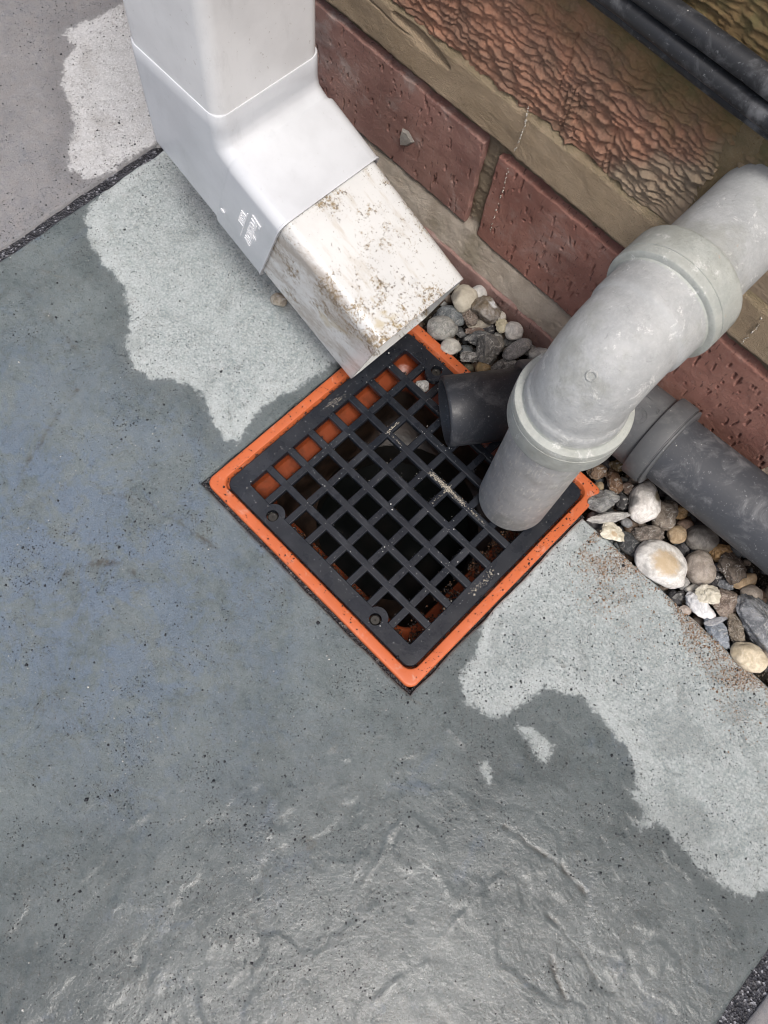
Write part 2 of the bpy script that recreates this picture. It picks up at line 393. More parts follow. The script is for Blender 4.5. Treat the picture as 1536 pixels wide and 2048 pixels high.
def mat_grate():
    m = Mat("black_grate_plastic")
    c = m.mix(m.math('MULTIPLY', m.rng(m.noise(45, 5, .7), .45, .72), .6), (.013, .016, .022), (.035, .04, .05))
    c = m.mix(m.math('MULTIPLY', m.rng(m.noise(900, 3, .7), .66, .72), .5), c, (.3, .3, .29))
    return m.done(c, m.rng(m.noise(70, 4), .3, .7, .22, .42), m.bump(m.noise(700, 4), .0002, .5), spec=.5)
M_GRATE = mat_grate()
M_SCREW = Mat("grimy_screw").done((.05, .048, .045), .5, Metallic=.6)
def mat_orange(name, base, chalk):
    m = Mat(name)
    c = m.mix(m.rng(m.noise(60, 4), .35, .7), base, tuple(q * .9 for q in base))
    c = m.mix(m.math('MULTIPLY', m.rng(m.noise(90, 6, .75, dist=.5), .55, .70), chalk), c, (.62, .42, .34))
    c = m.mix(m.math('MULTIPLY', m.rng(m.noise(420, 3), .70, .74), .5), c, (.10, .04, .02))
    return m.done(c, m.rng(m.noise(100, 3), .3, .7, .32, .5), m.bump(m.noise(300, 3), .0002, .4), spec=.5)
M_ORANGE = mat_orange("terracotta_plastic", (.55, .132, .045), .5)
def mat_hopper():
    m = Mat("dark_terracotta_plastic"); z = m.sep()[2]
    d = m.rng(m.math('ADD', z, m.math('MULTIPLY', m.noise(60, 5, .7), .006)), -.0225, -.0275)  # turns blackish brown from just below the ledge downwards
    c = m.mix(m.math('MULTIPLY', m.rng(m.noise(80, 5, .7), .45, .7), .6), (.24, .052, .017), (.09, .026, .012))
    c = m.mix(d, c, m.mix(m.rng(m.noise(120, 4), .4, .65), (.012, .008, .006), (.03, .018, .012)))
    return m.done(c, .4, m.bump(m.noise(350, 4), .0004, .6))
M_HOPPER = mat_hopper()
M_SUMP = Mat("blackish_drain_pipe").done((.006, .005, .004), .5)  # near-black all over
M_WATER = Mat("drain_water").done((.004, .005, .005), .12, spec=.15)
M_SOIL = mat_mortar("dark_soil", (.035, .028, .022), (.06, .05, .04), .1)

# ------------------------------------------------------------------ pavement
GULLY = 80.0
PAVE_Z = -2.4
PAVE_PX = [([(850, 1592), (790, 1665), (745, 1750), (712, 1800), (716, 1860), (745, 1960)], .8, 2.0), ([(1010, 1755), (950, 1815), (890, 1880), (860, 1935), (790, 1975), (720, 2040)], 1.0, 2.4),
           ([(1020, 1655), (1070, 1695), (1130, 1735), (1180, 1790)], -.9, 1.8), ([(1090, 1820), (1130, 1860), (1170, 1910), (1200, 1960)], -1.0, 1.6), ([(1110, 1900), (1120, 1960), (1140, 2000), (1150, 2048)], -.9, 1.6),
           ([(170, 950), (210, 978), (300, 1000), (350, 1035), (400, 1065), (440, 1100)], -.9, 1.8), ([(0, 1010), (60, 900), (110, 820), (150, 770)], -.7, 1.5), ([(120, 1140), (180, 1120), (240, 1118), (265, 1140)], -1.0, 2.2),
           ([(890, 1445), (930, 1490), (985, 1550)], .6, 1.6), ([(620, 1960), (650, 1880), (700, 1790), (735, 1700)], .6, 1.4), ([(1110, 1600), (1060, 1650), (1020, 1660)], .6, 1.4), ([(1250, 1950), (1290, 1900), (1330, 1860)], .5, 1.6),
           ([(160, 1760), (240, 1680), (330, 1600), (420, 1520)], .45, 1.5), ([(40, 560), (110, 640), (160, 700)], -.4, 1.8), ([(1240, 1380), (1330, 1330), (1430, 1370)], .5, 2.0), ([(560, 760), (610, 690), (650, 640)], .35, 1.6)]
RIDGES = [(np.array([at(px, py, 0)[:2] for px, py in pts]), a, w) for pts, a, w in PAVE_PX]
def slab_h(x, y, seed, rough=1.0, marks=None):
    """riven relief in mm"""
    f = fbm(x * .9 + y * .25, y, 95, seed, 5, .5) * 3.2
    k = np.floor(f); t = f - k
    h = (k + sstep(.44, .56, t)) * .26
    g = fbm(x * .45 - y * .9, x * .9 + y * .45, 60, seed + 9, 4, .55)
    h = h + g * .42
    rg = n2(x * .35 - y * .8, (x + y) * .9, 26, seed + 20)
    h = h + .10 * np.exp(-(rg / .055) ** 2) * sstep(-.1, .3, n2(x, y, 80, seed + 30))
    rz = sstep(-60, 160, x - .5 * (y + 200)) * sstep(20, -90, y) if seed == 1 else 0.3
    h = h + fbm(x, y, 7, seed + 40, 3, .6) * (.03 + .06 * rz) * rough
    if seed == 1:
        for pts, amp, w in RIDGES:
            P = np.stack([x, y], -1); d = np.full(len(x), 1e9)
            for a, b in zip(pts[:-1], pts[1:]):
                e = b - a; q = P - a; tt = np.clip((q @ e) / (e @ e), 0, 1); d = np.minimum(d, np.linalg.norm(q - tt[:, None] * e, axis=1))
            wob = 1.6 * n2(x, y, 9, 77) + .5 * n2(x, y, 2.5, 79); ln = np.exp(-((d + wob) / (w * (.5 if amp > 0 else .6))) ** 2) * sstep(-.45, .3, n2(x, y, 13, 78 + abs(amp))) * (d < 9)
            h = h + .55 * amp * ln * (1 if amp > 0 else .8)
            if marks is not None: marks[0 if amp > 0 else 1] = np.maximum(marks[0 if amp > 0 else 1], ln * min(1, abs(amp) * 1.3))
        if marks is not None: marks[2] = rz; marks[0] = marks[0] * sstep(-.25, .35, n2(x, y, 6, 98))
    return h
def poly_sd(P, poly):
    """signed distance, + inside"""
    P = np.asarray(P); A = np.asarray(poly); B = np.roll(A, -1, 0)
    d = np.full(len(P), 1e9); ins = np.zeros(len(P), bool)
    for a, b in zip(A, B):
        e = b - a; w = P - a; t = np.clip((w @ e) / (e @ e + 1e-9), 0, 1)
        d = np.minimum(d, np.linalg.norm(w - t[:, None] * e, axis=1))
        c = ((a[1] > P[:, 1]) != (b[1] > P[:, 1]))
        with np.errstate(divide='ignore', invalid='ignore'):
            xi = (b[0] - a[0]) * (P[:, 1] - a[1]) / (b[1] - a[1] + 1e-12) + a[0]
        ins ^= c & (P[:, 0] < xi)
    return np.where(ins, d, -d)
def gpoly(pts): return [tuple(at(x, y, PAVE_Z)[:2]) for x, y in pts]
DRY_POLYS = [
    gpoly([(205, 20), (150, 45), (125, 62), (150, 80), (128, 120), (126, 160), (140, 205), (150, 238), (138, 300), (142, 330), (165, 348),
           (200, 345), (330, 262), (420, 240), (420, -60), (300, -40)]),
    gpoly([(215, 365), (170, 420), (185, 480), (205, 520), (245, 560), (252, 600), (262, 625), (252, 680), (268, 730), (300, 748), (350, 753), (385, 768),
           (412, 792), (430, 840), (452, 872), (474, 880), (494, 858), (502, 828), (540, 796), (585, 776), (645, 742), (690, 702), (760, 640), (760, 420),
           (600, 250), (400, 230)]),
    gpoly([(980, 1212), (962, 1300), (924, 1357), (944, 1404), (986, 1430), (1028, 1425), (1059, 1399), (1095, 1373), (1132, 1388), (1179, 1394), (1199, 1425),
           (1236, 1461), (1267, 1498), (1283, 1550), (1278, 1592), (1298, 1633), (1335, 1654), (1371, 1696), (1408, 1737), (1449, 1769), (1475, 1790),
           (1507, 1803), (1560, 1770), (1700, 1700), (1700, 1440), (1536, 1340), (1330, 1130), (1185, 1000)]),
    gpoly([(1040, 1451), (1069, 1456), (1092, 1475), (1112, 1490), (1108, 1512), (1098, 1521), (1080, 1500)]),
    gpoly([(968, 1528), (976, 1524), (992, 1556), (985, 1562)]),
    gpoly([(1282, 1650), (1312, 1640), (1310, 1650), (1288, 1660)]),
]
def dry_sd(x, y):
    P = np.stack([x, y], -1); return np.maximum.reduce([poly_sd(P, q) for q in DRY_POLYS])
pavement = thing("pavement", None, None, (0, 0, 0), kind="structure")
HOLES = (-GULLY - 1.9, GULLY + 1.4)                            # cut-out for the drain, both axes
def slab(x0, x1, y0, y1, step, mat, seed, zoff=0.0, hole=False, dense=None):
    def axis(a, b, d, cuts):
        v = []
        if dense is None or d not in dense: v = list(np.linspace(a, b, max(2, int((b - a) / step) + 1)))
        else:
            p, q = dense[d]
            if a < p - 1: v += list(np.linspace(a, p, max(2, int((p - a) / (step * 6))), endpoint=False))
            v += list(np.linspace(max(a, p), min(b, q), int((min(b, q) - max(a, p)) / step) + 1))
            if b > q + 1: v += list(np.linspace(q, b, max(2, int((b - q) / (step * 6))))[1:])
        v = np.array(v)
        for c in cuts:
            if a < c < b: v[np.abs(v - c).argmin()] = c
        return np.unique(v)
    X = axis(x0, x1, 'x', HOLES if hole else ()); Y = axis(y0, y1, 'y', HOLES[:1] if hole else ())
    gx, gy = np.meshgrid(X, Y); x, y = gx.ravel(), gy.ravel()
    e = np.minimum(np.minimum(x - x0, x1 - x), np.minimum(y - y0, y1 - y))
    if hole:
        ph = np.array([[HOLES[0], HOLES[0]], [HOLES[1], HOLES[0]], [HOLES[1], y1 + 200], [HOLES[0], y1 + 200]])
        e = np.minimum(e, np.maximum(0, -poly_sd(np.stack([x, y], -1), ph)))
    mk = [np.zeros(len(x)), np.zeros(len(x)), np.zeros(len(x))]; h = slab_h(x, y, seed, 1.0, mk); h = np.clip(h, -2.2, 1.9)
    if hole:                                                   # cut edge sits level with the rim
        near = np.exp(-np.maximum(e, 0) / 18); h = h * (1 - .75 * near)
    z = PAVE_Z + zoff + h - .9 * np.clip(1 - e / 1.5, 0, 1) ** 2 * (1 + .6 * n2(x, y, 9, seed + 3))
    wob = np.clip(1 - e / 3.0, 0, 1)
    xx = x + wob * n2(x, y, 14, seed + 5) * .9; yy = y + wob * n2(x, y, 14, seed + 6) * .9
    nx, ny = len(X), len(Y); F = grid_faces(nx, ny)
    if hole:
        c = np.stack([x[F].mean(1), y[F].mean(1)], -1)
        F = F[~((c[:, 0] > HOLES[0]) & (c[:, 0] < HOLES[1]) & (c[:, 1] > HOLES[0]))]
    used = np.unique(F); rm = np.full(len(x), -1); rm[used] = np.arange(len(used)); F = rm[F]
    V = np.stack([xx, yy, z], -1)[used]; mk = [q[used] for q in mk]
    E = np.concatenate([F[:, [0, 1]], F[:, [1, 2]], F[:, [2, 3]], F[:, [3, 0]]])
    key = np.sort(E, 1); _, idx, cnt = np.unique(key, axis=0, return_index=True, return_counts=True)
    be = E[idx[cnt == 1]]; bv = np.unique(be); m2 = np.full(len(V), -1); m2[bv] = len(V) + np.arange(len(bv))
    W = V[bv].copy(); W[:, 2] = PAVE_Z + zoff - 24
    F = np.concatenate([F, np.stack([be[:, 1], be[:, 0], m2[be[:, 0]], m2[be[:, 1]]], -1)])
    V2 = np.concatenate([V, W]); d = dry_sd(V2[:, 0], V2[:, 1])
    return mesh_obj("paving_slab", V2, F, mat, pavement, attrs=dict(dry=d, **{k: np.concatenate([q, np.zeros(len(W))]) for k, q in zip(("crest", "crack", "lump"), mk)}))
J0, J1 = -277.6, -270.8                                        # joint between the two left slabs
K0, K1 = 290.5, 301.5                                          # joint at the right
SLAB_Y1 = 60.0
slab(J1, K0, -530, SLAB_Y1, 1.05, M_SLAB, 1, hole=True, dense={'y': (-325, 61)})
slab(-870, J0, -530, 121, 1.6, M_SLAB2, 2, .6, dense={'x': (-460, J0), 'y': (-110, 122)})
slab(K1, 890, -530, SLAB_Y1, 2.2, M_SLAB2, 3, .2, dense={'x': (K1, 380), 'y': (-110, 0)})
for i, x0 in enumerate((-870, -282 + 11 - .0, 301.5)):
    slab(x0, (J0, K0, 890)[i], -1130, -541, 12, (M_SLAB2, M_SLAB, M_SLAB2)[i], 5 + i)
def zslab(x, y): 
    h = np.clip(slab_h(x, y, 1), -2.2, 1.9); e = np.maximum(np.maximum(np.abs(x) - 81.5, np.abs(y) - 81.5), 0); e = np.minimum(e, np.minimum(np.minimum(x - J1, K0 - x), SLAB_Y1 - y))
    return PAVE_Z + h * (1 - .75 * np.exp(-np.maximum(e, 0) / 18))
# bedding / soil sheet below everything, out to the horizon
def sheet(name, x0, x1, y0, y1, z, mat):
    o = mesh_obj(name, [(x0, y0, z), (x1, y0, z), (x1, y1, z), (x0, y1, z)], [(0, 1, 2, 3)], mat, smooth=False); o["kind"] = "structure"; return o
m_g = Mat("bare_ground"); M_GROUND = m_g.done(m_g.mix(m_g.rng(m_g.noise(3, 6, .7), .35, .65), (.10, .085, .065), (.17, .15, .12)), .95)
# ground sheet with an opening where the drain goes down
gs = 60000.0; hh = 66.0
gv = [(-gs, -gs, -29), (gs, -gs, -29), (gs, gs, -29), (-gs, gs, -29), (-hh, -hh, -29), (hh, -hh, -29), (hh, hh, -29), (-hh, hh, -29)]
go = mesh_obj("ground", gv, [(0, 1, 5, 4), (1, 2, 6, 5), (2, 3, 7, 6), (3, 0, 4, 7)], M_GROUND, smooth=False); go["kind"] = "structure"

# jointing sand
def sand_strip(x0, x1, y0, y1, z, step=1.0, fade=None):
    X = np.linspace(x0, x1, max(3, int((x1 - x0) / step) + 1)); Y = np.linspace(y0, y1, max(3, int((y1 - y0) / step) + 1))
    gx, gy = np.meshgrid(X, Y); x, y = gx.ravel(), gy.ravel()
    zz = z + n2(x, y, 1.7, 3) * .55 + n2(x, y, 12, 4) * .6
    if fade is not None: zz = fade(x, y, zz)
    return np.stack([x, y, zz], -1), [tuple(f) for f in grid_faces(len(X), len(Y))]
parts = [sand_strip(J0 - 2, J1 + 2, -330, 119, -4.0, 1.0, lambda x, y, z: z - 7 * sstep(44, 60, y)),
         sand_strip(K0 - 2, K1 + 2, -330, 60, -4.2)]
V, F = join(parts); o = mesh_obj("jointing_sand", V, F, M_JOINT); tag(o, None, None, kind="stuff")
parts = [         sand_strip(HOLES[0] - 1, -GULLY + .6, HOLES[0] - 1, 62, -4.0),
         sand_strip(-GULLY + .6, HOLES[1] + 1, HOLES[0] - 1, -GULLY + .6, -4.4),
         sand_strip(GULLY - .6, HOLES[1] + 1, -GULLY + .6, 62, -5.0)]
V, F = join(parts); o = mesh_obj("bedding_sand", V, F, M_JOINT2); tag(o, None, None, kind="stuff")

# ------------------------------------------------------------------ drain gully and grate
gully = thing("drain_gully", "terracotta orange square plastic drain gully set between the slabs", "drain", (0, 0, 0))
def sq_loft(prof, n=8):
    return loft([np.column_stack([round_sq(h, r, n), np.full(4 * (n + 1), z)]) for h, r, z in prof])
V, F = sq_loft([(79.0, 5, -16), (79.9, 5, -1.3), (79.7, 5, -.5), (79.2, 5, -.1), (78.6, 4.8, 0), (74.5, 6.4, 0), (74.0, 6.3, -.15), (73.7, 6.2, -.6), (73.4, 6, -6.4), (73.0, 6, -6.8), (66.5, 6, -6.9), (66, 6, -8.2)])
mesh_obj("rim", V, F, M_ORANGE, gully)
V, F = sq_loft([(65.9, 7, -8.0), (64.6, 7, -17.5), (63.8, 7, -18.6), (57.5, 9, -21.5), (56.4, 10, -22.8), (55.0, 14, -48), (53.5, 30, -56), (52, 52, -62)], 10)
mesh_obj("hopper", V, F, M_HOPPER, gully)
c = circ2(52.2, 64)
V, F = loft([np.column_stack([c, np.full(64, z)]) for z in (-61.5, -150)], cap1=True)
mesh_obj("outlet_pipe", V, F, M_SUMP, gully)
c = circ2(52.0, 48); o = mesh_obj("water", np.column_stack([c, np.full(48, -92.0)]), [tuple(range(48))], M_WATER, smooth=False); o["kind"] = "structure"
# silt lying on the ledges
V_ = []; 
def octa(P, r, sq=None):
    P = np.asarray(P); n = len(P); r = np.asarray(r)[:, None, None]
    d = np.array([[1, 0, 0], [-1, 0, 0], [0, 1, 0], [0, -1, 0], [0, 0, 1], [0, 0, -1]], float)
    ang = RNG.uniform(0, 6.28, n); ca, sa = np.cos(ang), np.sin(ang)
    D = np.repeat(d[None], n, 0) * RNG.uniform(.55, 1.25, (n, 6, 1)); D[:, :, 2] *= .8
    x = D[:, :, 0] * ca[:, None] - D[:, :, 1] * sa[:, None]; y = D[:, :, 0] * sa[:, None] + D[:, :, 1] * ca[:, None]
    tz = RNG.normal(0, .4, (n, 1)); D = np.stack([x, y, D[:, :, 2] + tz * x], -1)
    V = (P[:, None, :] + D * r).reshape(-1, 3)
    f = np.array([[0, 2, 4], [2, 1, 4], [1, 3, 4], [3, 0, 4], [2, 0, 5], [1, 2, 5], [3, 1, 5], [0, 3, 5]])
    F = (f[None] + (np.arange(n) * 6)[:, None, None]).reshape(-1, 3)
    return V, F
n = 2600
sx = RNG.uniform(53, 65, n); sy = RNG.uniform(-64, 40, n); keep = (n2(sx, sy, 13, 2) + .4 + .02 * (sx - 58)) > RNG.uniform(0, .55, n)
P = np.stack([sx, sy, np.where(sx > 57.5, -18.6 - (63.8 - sx) * .46, -22) + RNG.uniform(-.3, .8, n)], -1)[keep]
ex_ = 700; qx = RNG.uniform(-56, 62, ex_); qy = -57 - RNG.uniform(0, 6.5, ex_) ; P = np.concatenate([P, np.stack([qx, qy, -18.6 - (63.8 + qy) * .46 + RNG.uniform(-.2, .5, ex_)], -1)])
V, F = octa(P, RNG.uniform(.35, .95, len(P))); tone = np.repeat(np.array([(.05, .032, .024), (.10, .055, .032), (.012, .012, .013), (.17, .085, .045)])[RNG.integers(0, 4, len(P))], 6, 0)
o = mesh_obj("silt", V, F, M_SAND, smooth=False, attrs={"tone": tone}); tag(o, None, None, kind="stuff")

grate = thing("drain_grate", "black plastic lattice grate lying inside the orange drain rim", "grate", (0, 0, 0))
PITCH = 16.12; GT = -2.0
def bool_op(o, cutters, op):
    for k in cutters:
        md = o.modifiers.new("b", 'BOOLEAN'); md.operation = op; md.object = k; md.solver = 'EXACT'
    dg = bpy.context.evaluated_depsgraph_get(); dg.update()
    me = bpy.data.meshes.new_from_object(o.evaluated_get(dg)); o.modifiers.clear(); old = o.data; o.data = me; bpy.data.meshes.remove(old)
    for k in cutters:
        d = k.data; bpy.data.objects.remove(k); bpy.data.meshes.remove(d)
n = 8
out_ = round_sq(72.4, 5.6, n); inn = round_sq(62.7, 1.2, n)
ringz = lambda P, z: np.column_stack([P, np.full(len(P), z)])
V, F = loft([ringz(round_sq(71.9, 5.3, n), GT), ringz(out_, GT - .5), ringz(out_, GT - 4.6), ringz(inn, GT - 4.6), ringz(inn, GT - .5), ringz(round_sq(63.1, 1.4, n), GT), ringz(round_sq(71.9, 5.3, n), GT)])
V = V[:6 * len(out_)]; m_ = len(out_); F = [tuple(i % (6 * m_) for i in f) for f in F]
rim = mesh_obj("border", V, F, M_GRATE, grate, smooth=False)
BOSS = [(-40.3, -66.3), (40.3, -66.3), (-40.3, 66.0), (40.3, 66.0)]
def cyl(x, y, r, z0, z1, nn=32):
    c = circ2(r, nn) + np.array([x, y]); V, F = loft([ringz(c, z0), ringz(c, z1)], cap0=True, cap1=True)
    return mesh_obj("tool", V, F, None, grate, smooth=False)
bool_op(rim, [cyl(x, y * .985, 6.3, GT - 4.4, GT - .12) for x, y in BOSS], 'UNION')
bool_op(rim, [cyl(x, y, 3.4, GT - 6, GT + 1) for x, y in BOSS], 'DIFFERENCE')
rim.data.materials.clear(); rim.data.materials.append(M_GRATE)
bv = rim.modifiers.new("bevel", 'BEVEL'); bv.width = .00025; bv.segments = 1; bv.limit_method = 'ANGLE'
def bar_mesh(L, top, n=2):
    prof = np.array([(-1.85, top - 4.4), (1.85, top - 4.4), (2.25, top - .7), (2.12, top - .5), (1.85, top - .08), (1.6, top), (-1.6, top), (-1.85, top - .08), (-2.12, top - .5), (-2.25, top - .7)])
    return loft([np.column_stack([np.full(len(prof), x), prof]) for x in (-L, L)], cap0=True, cap1=True)
for d in (0, 1):
    V, F = bar_mesh(62.9, GT - .04 - .09 * d)
    if d: V = np.column_stack([-V[:, 1], V[:, 0], V[:, 2]])
    first = None
    for k in range(7):
        off = (k - 3) * PITCH
        if first is None:
            first = mesh_obj("bar", V, F, M_GRATE, grate, smooth=False); ob = first
        else:
            ob = first.copy(); COL.objects.link(ob)
        v = Vector((0, off * MM, 0)) if d == 0 else Vector((off * MM, 0, 0))
        ob.location = v
for x, y in BOSS[:3]:
    c1 = circ2(3.0, 24) + np.array([x, y]); c2_ = circ2(2.3, 24) + np.array([x, y])
    p1 = loft([ringz(c1, GT - 4.6), ringz(c1, GT - 3.0), ringz(c2_, GT - 2.5)], cap1=True)
    bx = lambda a, b: ([(x - a, y - b, GT - 2.49), (x + a, y - b, GT - 2.49), (x + a, y + b, GT - 2.49), (x - a, y + b, GT - 2.49), (x - a, y - b, GT - 2.3), (x + a, y - b, GT - 2.3), (x + a, y + b, GT - 2.3), (x - a, y + b, GT - 2.3)],
                       [(4, 5, 6, 7), (0, 1, 5, 4), (1, 2, 6, 5), (2, 3, 7, 6), (3, 0, 4, 7)])
    V, F = join([p1, bx(1.7, .35), bx(.35, 1.72)])
    mesh_obj("screw", V, F, M_SCREW, grate, smooth=False)

# ------------------------------------------------------------------ brick wall
WY = 134.0
wall = thing("brick_wall", "weathered brick house wall with a sandy render band between two kinds of brick", "wall", (0, WY, 0))
def face_block(name, x0, x1, z0, z1, hfun, mat, step=.6, back=12, rag=.5, rnd=.9, seed=0.0, parent=wall, attrs=None):
    """block whose face looks towards -Y; hfun(x,z)-> y of the surface"""
    nx, nz = max(3, int((x1 - x0) / step) + 1), max(3, int((z1 - z0) / step) + 1)
    gx, gz = np.meshgrid(np.linspace(x0, x1, nx), np.linspace(z0, z1, nz)); x, z = gx.ravel(), gz.ravel()
    e = np.minimum(np.minimum(x - x0, x1 - x), np.minimum(z - z0, z1 - z))
    y = hfun(x, z) + np.clip(1 - e / rnd, 0, 1) ** 2 * rnd * (.55 + .5 * n2(x, z, 5, seed))
    w = np.clip(1 - e / 2.5, 0, 1)
    xx = x + w * n2(x, z, 8, seed + 1) * rag; zz = z + w * (n2(x, z, 9, seed + 2) + .6 * n2(x, z, 2.6, seed + 4)) * rag
    V = np.stack([xx, y, zz], -1); F = grid_faces(nx, nz)
    idx = np.arange(nx * nz).reshape(nz, nx)
    loop = np.concatenate([idx[0, :], idx[1:, -1], idx[-1, -2::-1], idx[-2:0:-1, 0]])
    W = V[loop].copy(); W[:, 1] = np.max(y) + back; k = len(V) + np.arange(len(loop)); l2 = np.roll(loop, -1); k2 = np.roll(k, -1)
    F = np.concatenate([F, np.stack([l2, loop, k, k2], -1)])
    return mesh_obj(name, np.concatenate([V, W]), F, mat, parent)
def drag_pits(x0, x1, z0, z1, n, seed):
    r = np.random.default_rng(seed); return r.uniform(x0, x1, n), r.uniform(z0, z1, n), r.uniform(.6, 5.0, n) * r.uniform(.3, 1, n), r.uniform(.22, .55, n), r.uniform(.8, 2.4, n), r.normal(0, .12, n)
def plain_face(y0, pits, seed, amp=1.0):
    def f(x, z):
        y = y0 - amp * (fbm(x, z, 40, seed, 3) * .7 + fbm(x, z, 6, seed + 3, 4, .7) * .14)
        for px, pz, L, w, d, sl in zip(*pits):
            m = (np.abs(x - px) < 3.5) & (np.abs(z - pz) < L + 2); xs, zs = x[m], z[m]
            if len(xs):
                u = (xs - px - (zs - pz) * sl) / w + .5 * n2(xs, zs, 1.6, seed + 8); v = (zs - pz) / L
                y[m] += d * np.exp(-u * u) * np.clip(1.25 - v * v, 0, 1)
        return y
    return f
B1Z0, B1Z1 = 29.0, 91.0
face_block("brick", -298, -88.5, B1Z0 + .5, B1Z1 + .8, plain_face(WY, drag_pits(-298, -88, B1Z0, B1Z1, 150, 5), 11), M_BRICK, .45, seed=3, rag=.9)
face_block("brick", -78.5, 132, B1Z0 - 1.2, B1Z1, plain_face(WY + .3, drag_pits(-78, 132, B1Z0, B1Z1, 170, 6), 12), M_BRICK2, .45, seed=4, rag=.8)
face_block("brick", 142, 352, B1Z0 - 1, B1Z1, plain_face(WY + .2, drag_pits(142, 352, B1Z0, B1Z1, 60, 8), 15), M_BRICK2, 1.5, seed=5)
Y0 = 126.5
for i, (a, b) in enumerate(((-420, -204), (-194, 18), (28, 240))):
    face_block("brick", a, b, -58, 8.2, plain_face(Y0, drag_pits(a, b, -10, 8, 30, 20 + i), 30 + i), M_BRICK0, .9, seed=7 + i, rag=.9, back=18)
# mortar bed behind and between
X = np.linspace(-330, 360, 620); Z = np.concatenate([np.linspace(-60, 2, 20)[:-1], np.linspace(2, 102, 170)])
gx, gz = np.meshgrid(X, Z); x, z = gx.ravel(), gz.ravel()
y = np.full_like(x, WY + 5.0)
bed = sstep(2, 8, z) * (1 - sstep(27, 33, z)); y = np.where(z < 2, Y0 + 9, y)
y = y * (1 - bed) + bed * (Y0 + 2.0 + np.clip((z - 8) / 22, 0, 1) ** 1.3 * (WY - Y0 + 1.2))
pj = np.exp(-((x + 83.5) / 6) ** 4) * sstep(20, 30, z); y = y - pj * 2.4
y = y - fbm(x, z, 14, 60, 4, .6) * .9 - n2(x, z, 2.2, 61) * .4 - n2(x, z, 1.0, 66) * .3
y = y + sstep(0, .35, n2(x, z, 22, 62)) * 1.2 * (1 - bed) * (1 - pj)
mesh_obj("mortar", np.stack([x, y, z], -1), grid_faces(len(X), len(Z)), M_MORTAR, wall)
# sandy render band with its gouge
G0, G1 = np.array([-157.0, 123.2]), np.array([-119.5, 118.6])
def band_face(x, z):
    y = WY - 1.6 - fbm(x, z, 30, 70, 3) * .7 - n2(x, z, 1.6, 71) * .16 - fbm(x, z, 5, 72, 2) * .15
    P = np.stack([x, z], -1); e = G1 - G0; t = np.clip(((P - G0) @ e) / (e @ e), 0, 1)
    d = np.linalg.norm(P - G0 - t[:, None] * e, axis=1); w = 1.0 + 2.6 * np.sin(np.pi * np.clip(t * .92 + .04, 0, 1)) 
    y += 3.0 * np.exp(-(d / w) ** 4)
    y += 1.1 * np.exp(-((z - (119.5 + .075 * (x + 170) * -1 + 1.2 * n2(x, z, 20, 74))) / .45) ** 2) * (1 - sstep(-150, -128, x))   # crack running into the gouge
    y += 1.8 * sstep(124.2, 127.4, z + 1.3 * n2(x, z, 16, 73))
    return y
face_block("render_band", -330, 240, 99.6, 127.6, band_face, M_BAND, .6, seed=9, rag=.7, rnd=1.6, back=10)
# rustic bricks with bark-like face
def rustic_face(seed, fade_x):
    cr = np.random.default_rng(seed)
    cracks = [(cr.uniform(-150, 20), cr.uniform(130, 185), cr.uniform(10, 22), cr.uniform(-.35, .1)) for _ in range(9)]
    def f(x, z):
        wz = z + 3.2 * n2(x, z * 1.6, 19, seed) + 1.3 * n2(x, z * 1.3, 7, seed + 1) + .4 * n2(x, z, 2.4, seed + 2) + .045 * x
        per = 3.0
        ph = wz / per; row = np.floor(ph); s = ph - row
        amp = .55 + .75 * noise3(np.stack([x / 9.5 + row * 7.7, row * 3.3, np.full_like(x, seed)], -1)) + .35 * n2(x, z, 3.2, seed + 4)
        amp = np.clip(amp, .08, 1.5)
        prof = sstep(0, .15, s) * (1 - .92 * s)
        h = amp * prof * 4.2
        h += .42 * fbm(x, z, 3.0, seed + 6, 4, .7) + 1.3 * fbm(x, z, 34, seed + 7, 2)
        for cx, cz, L, sl in cracks:
            u = (x - cx - sl * (z - cz) + 1.2 * n2(x, z, 5, seed + 9)) / .55; h = h - 1.1 * np.exp(-u * u) * sstep(L, L * .7, np.abs(z - cz))
        k = sstep(-8, 14, x - .9 * (z - 130) + 9 * n2(x, z, 16, seed + 11)) if fade_x else 0
        k = np.maximum(k, .75 * sstep(182, 192, z + 6 * n2(x, z, 14, seed + 12))) if fade_x is not None else k
        h = h * (1 - .8 * k) + k * (.9 + .35 * fbm(x, z, 6, seed + 13, 3))
        return WY + 1.6 - h
    return f
face_block("rustic_brick", -196, 22, 126.4, 196, rustic_face(80, True), M_RUSTIC, .42, seed=12, rag=.8, rnd=2.2)
face_block("rustic_brick", 27, 240, 126.4, 196, rustic_face(81, True), M_RUSTIC, .9, seed=13)
face_block("rustic_brick", -60, 150, 205, 270, rustic_face(82, False), M_RUSTIC, .5, seed=14)
face_block("rustic_brick", -404, -206, 126.4, 196, rustic_face(83, False), M_RUSTIC, 1.2, seed=15)
face_block("rustic_brick", -280, -70, 205, 270, rustic_face(84, False), M_RUSTIC, 1.2, seed=16)
V, F = sand_strip(-420, 400, 0, 1, 0)
X = np.linspace(-420, 400, 420); Z = np.linspace(125, 278, 90); gx, gz = np.meshgrid(X, Z); x, z = gx.ravel(), gz.ravel()
y = WY + 4.2 - fbm(x, z, 10, 63, 3) * .7
y = y - 3.4 * sstep(9, 5, np.abs(x - 25)) 
mesh_obj("mortar", np.stack([x, y, z], -1), grid_faces(len(X), len(Z)), M_MORTAR_UP, wall)
